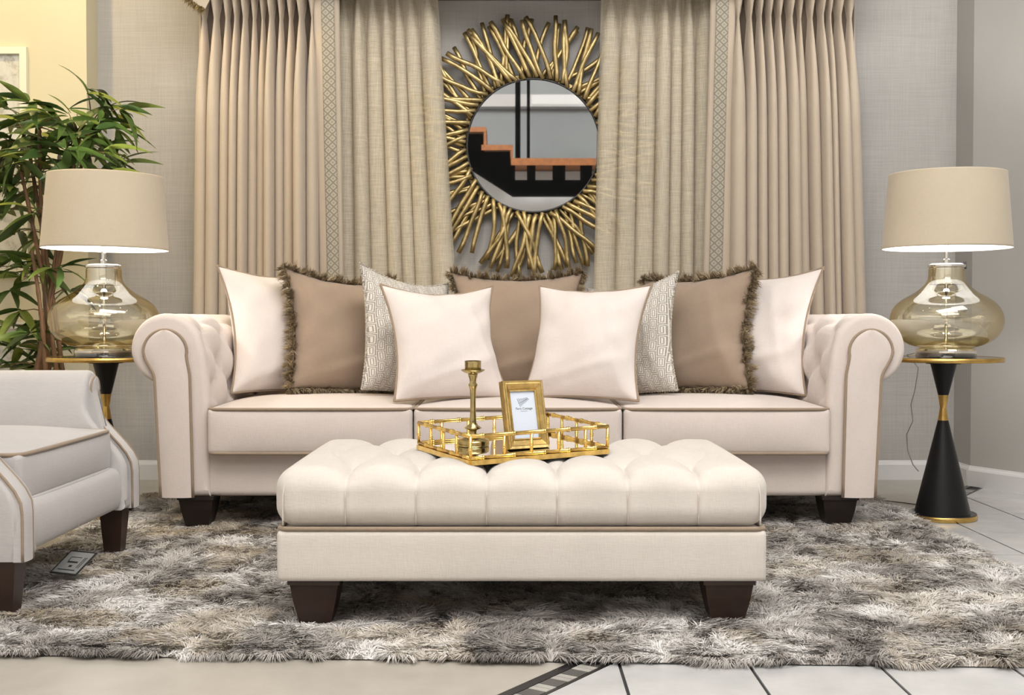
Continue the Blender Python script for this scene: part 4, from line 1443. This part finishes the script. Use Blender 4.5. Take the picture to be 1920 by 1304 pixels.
# ================================================================== BAMBOO PLANT
PB = Vector((-1.86, 4.80, 0))
plant = thing('bamboo_plant', PB, label='tall leafy artificial bamboo plant behind the left table lamp', cat='plant')
mk('planter', *lathe([(0.11, 0.0), (0.125, 0.02), (0.15, 0.27), (0.155, 0.28), (0.145, 0.28), (0.14, 0.25)], 36, True, False), M['planter_black'], plant, auto=0.6)
mk('soil', *lathe([(0.0, 0.262), (0.142, 0.258)], 28, False, False), M['soil_brown'], plant)
pr = random.Random(4)


def leaf_mesh(L, W, droop, fold, twist):
    V = []; F = []; n = 7
    for i in range(n + 1):
        t = i / n
        w = W * (math.sin(PI * min(1, t * 0.96 + 0.03)) ** 0.8) * (1 - 0.55 * t) * 1.35
        x = L * t; z = -droop * L * t * t
        a = twist * t
        V += [(x, -w * math.cos(a), z + fold * w - w * math.sin(a) * 0.4), (x, 0, z), (x, w * math.cos(a), z + fold * w + w * math.sin(a) * 0.4)]
    for i in range(n):
        for k in (0, 1): F.append((i * 3 + k, i * 3 + k + 1, (i + 1) * 3 + k + 1, (i + 1) * 3 + k))
    me = mesh_data('leaf', V, F, M['bamboo_leaf'])
    return me


LEAVES = [leaf_mesh(0.165, 0.0175, 0.25, 0.35, 0.2), leaf_mesh(0.19, 0.019, 0.40, 0.3, -0.3), leaf_mesh(0.14, 0.017, 0.15, 0.4, 0.3), leaf_mesh(0.18, 0.020, 0.55, 0.25, -0.1)]
# canes and leaf sprays: placed at the plant's own depth around its stems
CANES = [((30, 320), 4.72), ((62, 290), 4.84), ((84, 245), 4.78), ((150, 262), 4.82), ((172, 230), 4.90), ((128, 290), 4.95), ((48, 470), 4.68)]
cane_pts = []
for ci, ((hx_, hy_), Yc) in enumerate(CANES):
    head = pix(hx_, hy_, Yc) - PB
    ang = 2 * PI * ci / len(CANES)
    foot = Vector((0.075 * math.cos(ang), 0.075 * math.sin(ang), 0.255))
    pts = []; rad = []
    nseg = 9
    for i in range(nseg * 4 + 1):
        t = i / (nseg * 4)
        p = foot.lerp(head, t) + Vector((0.02 * math.sin(2.5 * t + ci), 0.02 * math.sin(2 * t + 2 * ci), 0))
        pts.append(p); rad.append((0.0110 - 0.0040 * t) * (1.18 if i % 4 == 0 else 1.0))
    V, F = tube(pts, rad, 8); cane = mk('cane', V, F, M['cane_brown'], plant)
    cane_pts += [(p, cane) for p in pts[8:]]
SPRAYS = [(58, 190, 7), (128, 210, 6), (165, 172, 6), (198, 205, 7), (222, 205, 6), (96, 222, 7), (35, 228, 7), (12, 200, 6),
          (18, 262, 7), (58, 258, 8), (100, 252, 8), (142, 248, 8), (182, 246, 8), (216, 240, 6), (76, 288, 8), (122, 282, 8), (162, 272, 7), (196, 286, 6), (38, 302, 7), (8, 318, 6), (226, 302, 7), (96, 318, 6), (205, 318, 5),
          (30, 348, 6), (68, 352, 6), (14, 392, 6), (62, 398, 6), (30, 436, 6), (72, 452, 6),
          (22, 484, 7), (70, 492, 7), (112, 505, 6), (40, 520, 6), (132, 545, 6), (36, 584, 7), (12, 612, 6), (72, 602, 6), (98, 636, 6), (38, 648, 6), (18, 684, 6), (66, 688, 6), (112, 690, 5), (-40, 240, 5), (-45, 330, 5), (-40, 500, 5)]
nleaf = 0
for (qx, qy, nl) in SPRAYS:
    e = pix(qx, qy, pr.uniform(4.66, 4.98)) - PB
    p, cane = min(cane_pts, key=lambda c: (c[0] - e).length + 0.6 * max(0, c[0].z - e.z))
    V, F = tube([p, p.lerp(e, 0.5) + Vector((0, 0, 0.012)), e], [0.0030, 0.0023, 0.0014], 5)
    mk('twig', V, F, M['cane_brown'], cane)
    dv = e - p
    a = math.atan2(dv.y, dv.x) if dv.length > 0.02 else pr.uniform(0, 6.28)
    if pr.random() < 0.5: a = (0.0 if qx > 100 else PI) + pr.uniform(-0.9, 0.9)
    for li in range(nl):
        if nleaf >= 299: break
        la = a + (li - (nl - 1) / 2) * 0.62 + pr.uniform(-0.25, 0.25); lu = pr.uniform(-0.45, 0.75) if qy < 240 else pr.uniform(-0.65, 0.5)
        s_ = pr.uniform(0.75, 1.05)
        tip = PB + e + Vector((math.cos(la) * math.cos(lu), math.sin(la) * math.cos(lu), math.sin(lu))) * 0.2
        if tip.y > 5.22 or math.hypot(tip.x - LTX, tip.y - LTY) < 0.27: la = -la
        lq = e + Vector((pr.uniform(-.01, .01), 0, pr.uniform(-.012, .012)))
        inst('leaf', LEAVES[pr.randrange(4)], plant, lq, (pr.uniform(-0.9, 0.9), -lu, la), (s_, s_, s_)); nleaf += 1

# the leaves deeper inside the crown, joined
mb = MB()
for (qx, qy, nl) in [(q, y, 7) for q, y in ((20, 225), (70, 235), (115, 232), (150, 225), (185, 225), (45, 272), (88, 270), (132, 266), (172, 262), (205, 270), (60, 312), (108, 300), (15, 290), (148, 300), (40, 365), (12, 350), (45, 500), (85, 515), (20, 545), (55, 625), (15, 650), (85, 668))]:
    e = pix(qx, qy, pr.uniform(4.72, 5.0)) - PB
    a0 = pr.uniform(0, 6.28)
    for li in range(nl):
        la = a0 + li * 0.9 + pr.uniform(-0.3, 0.3); lu = pr.uniform(-0.6, 0.6)
        Rm_ = Euler((pr.uniform(-0.9, 0.9), -lu, la)).to_matrix(); k_ = pr.uniform(0.7, 1.0)
        me = LEAVES[pr.randrange(4)]
        vs = [e + Rm_ @ (v.co * k_) for v in me.vertices]
        if max((PB + v).y for v in vs) > 5.22 or min(math.hypot((PB + v).x - LTX, (PB + v).y - LTY) for v in vs) < 0.25: continue
        mb.add(vs, [tuple(p.vertices) for p in me.polygons])
inner = mb.mk('inner_foliage', M['bamboo_leaf'], plant); inner['kind'] = 'stuff'

# ================================================================== SHAG RUG
RC = [Vector((-1.40, 2.575)), Vector((1.44, 2.455)), Vector((1.445, 4.85)), Vector((-1.50, 4.85))]
rug = thing('shag_rug', (0, 3.65, 0), label='deep-pile silvery taupe shag rug under the sofa, ottoman and armchair', cat='rug')
oc = Vector((0, 3.65))
mk('backing', *prism([tuple((p - oc) * 0.988) for p in RC], 0.0005, 0.010), M['rug_backing'], rug, smooth=False)
NR = 430000
u = RNG.random(NR); v = RNG.random(NR) ** 1.35
v[:5000] = RNG.random(5000) * 0.010
c00, c10, c11, c01 = [np.array(p - oc) for p in RC]
xy = (c00[None] * ((1 - u) * (1 - v))[:, None] + c10[None] * (u * (1 - v))[:, None] + c11[None] * (u * v)[:, None] + c01[None] * ((1 - u) * v)[:, None])
X, Y = xy[:, 0], xy[:, 1]
# whorled pile: direction and lie vary in patches
n1 = vnoise(X * 6.5 + 40, Y * 6.5 + 40, 1); n2 = vnoise(X * 17 + 10, Y * 17 + 60, 2); n3 = vnoise(X * 45 + 90, Y * 45 + 9, 3)
dirn = (n1 * 1.3 + n2 * 0.9 + n3 * 0.5) * 2 * PI
lay_ = 0.55 + 0.40 * vnoise(X * 7 + 5, Y * 7 + 77, 4)
L = RNG.uniform(0.024, 0.044, NR) * (0.8 + 0.4 * n2)
jx = RNG.normal(0, 0.42, NR)
# tufts: fibres splay out from jittered knot centres
gx, gy = np.floor(X / 0.030), np.floor(Y / 0.030)
hsh = lambda k: np.modf(np.abs(np.sin(gx * 12.9898 + gy * 78.233 + k) * 43758.5453))[0]
kx, ky = X / 0.030 - gx - (0.2 + 0.6 * hsh(0.0)), Y / 0.030 - gy - (0.2 + 0.6 * hsh(1.7))
dx, dy = np.cos(dirn + jx) + 1.1 * kx, np.sin(dirn + jx) + 1.1 * ky
ln_ = np.sqrt(dx * dx + dy * dy) + 1e-6; dx, dy = dx / ln_, dy / ln_
hz = np.sqrt(np.clip(1 - lay_ ** 2, 0.05, 1))
d1 = np.stack([dx * lay_ * 0.45 * L, dy * lay_ * 0.45 * L, hz * 0.55 * L], axis=1)
d2 = np.stack([dx * L * 0.55, dy * L * 0.55, (hz - 0.45) * 0.35 * L], axis=1)
edge_ = np.minimum(np.minimum(u, 1 - u) * 2.9, np.minimum(v, 1 - v) * 2.3)
root_p = np.stack([X, Y, np.where(edge_ < 0.03, 0.003, 0.009)], axis=1)
# fibres at the border fall outwards over the edge
fr_ = np.clip(1 - edge_ / 0.02, 0, 1) * (v < 0.1)
d1[:, 1] -= fr_ * 0.006; d2[:, 2] -= fr_ * 0.014
sd_ = np.stack([-dy, dx, RNG.normal(0, 0.5, NR)], axis=1); sd_ /= np.linalg.norm(sd_, axis=1, keepdims=True)
m1 = vnoise(X * 5.5 + 31, Y * 6.5 + 12, 6); m2 = vnoise(X * 16 + 3, Y * 17 + 8, 7); m3 = vnoise(X * 48 + 500, Y * 48 + 500, 8)
tone = np.clip((0.40 * m1 + 0.35 * m2 + 0.25 * m3 - 0.32) / 0.36, 0, 1) * 0.76 + RNG.random(NR) * 0.24
silver = np.array([0.88, 0.855, 0.83]); mid = np.array([0.49, 0.455, 0.42]); dark = np.array([0.15, 0.13, 0.115]); tan = np.array([0.50, 0.385, 0.215])
tone = tone[:, None]
colr = np.where(tone < 0.5, dark + (mid - dark) * tone / 0.5, mid + (silver - mid) * (tone - 0.5) / 0.5)
tw = (vnoise(X * 6 + 66, Y * 6 + 21, 9) > 0.60).astype(float)[:, None] * (0.5 - 0.12 * X[:, None]) * RNG.random((NR, 1))
colr = colr * (1 - tw) + tan * tw
ribbons('pile', root_p, d1, d2, RNG.uniform(0.0008, 0.0016, NR), sd_, colr, rug, M['rug_pile'])
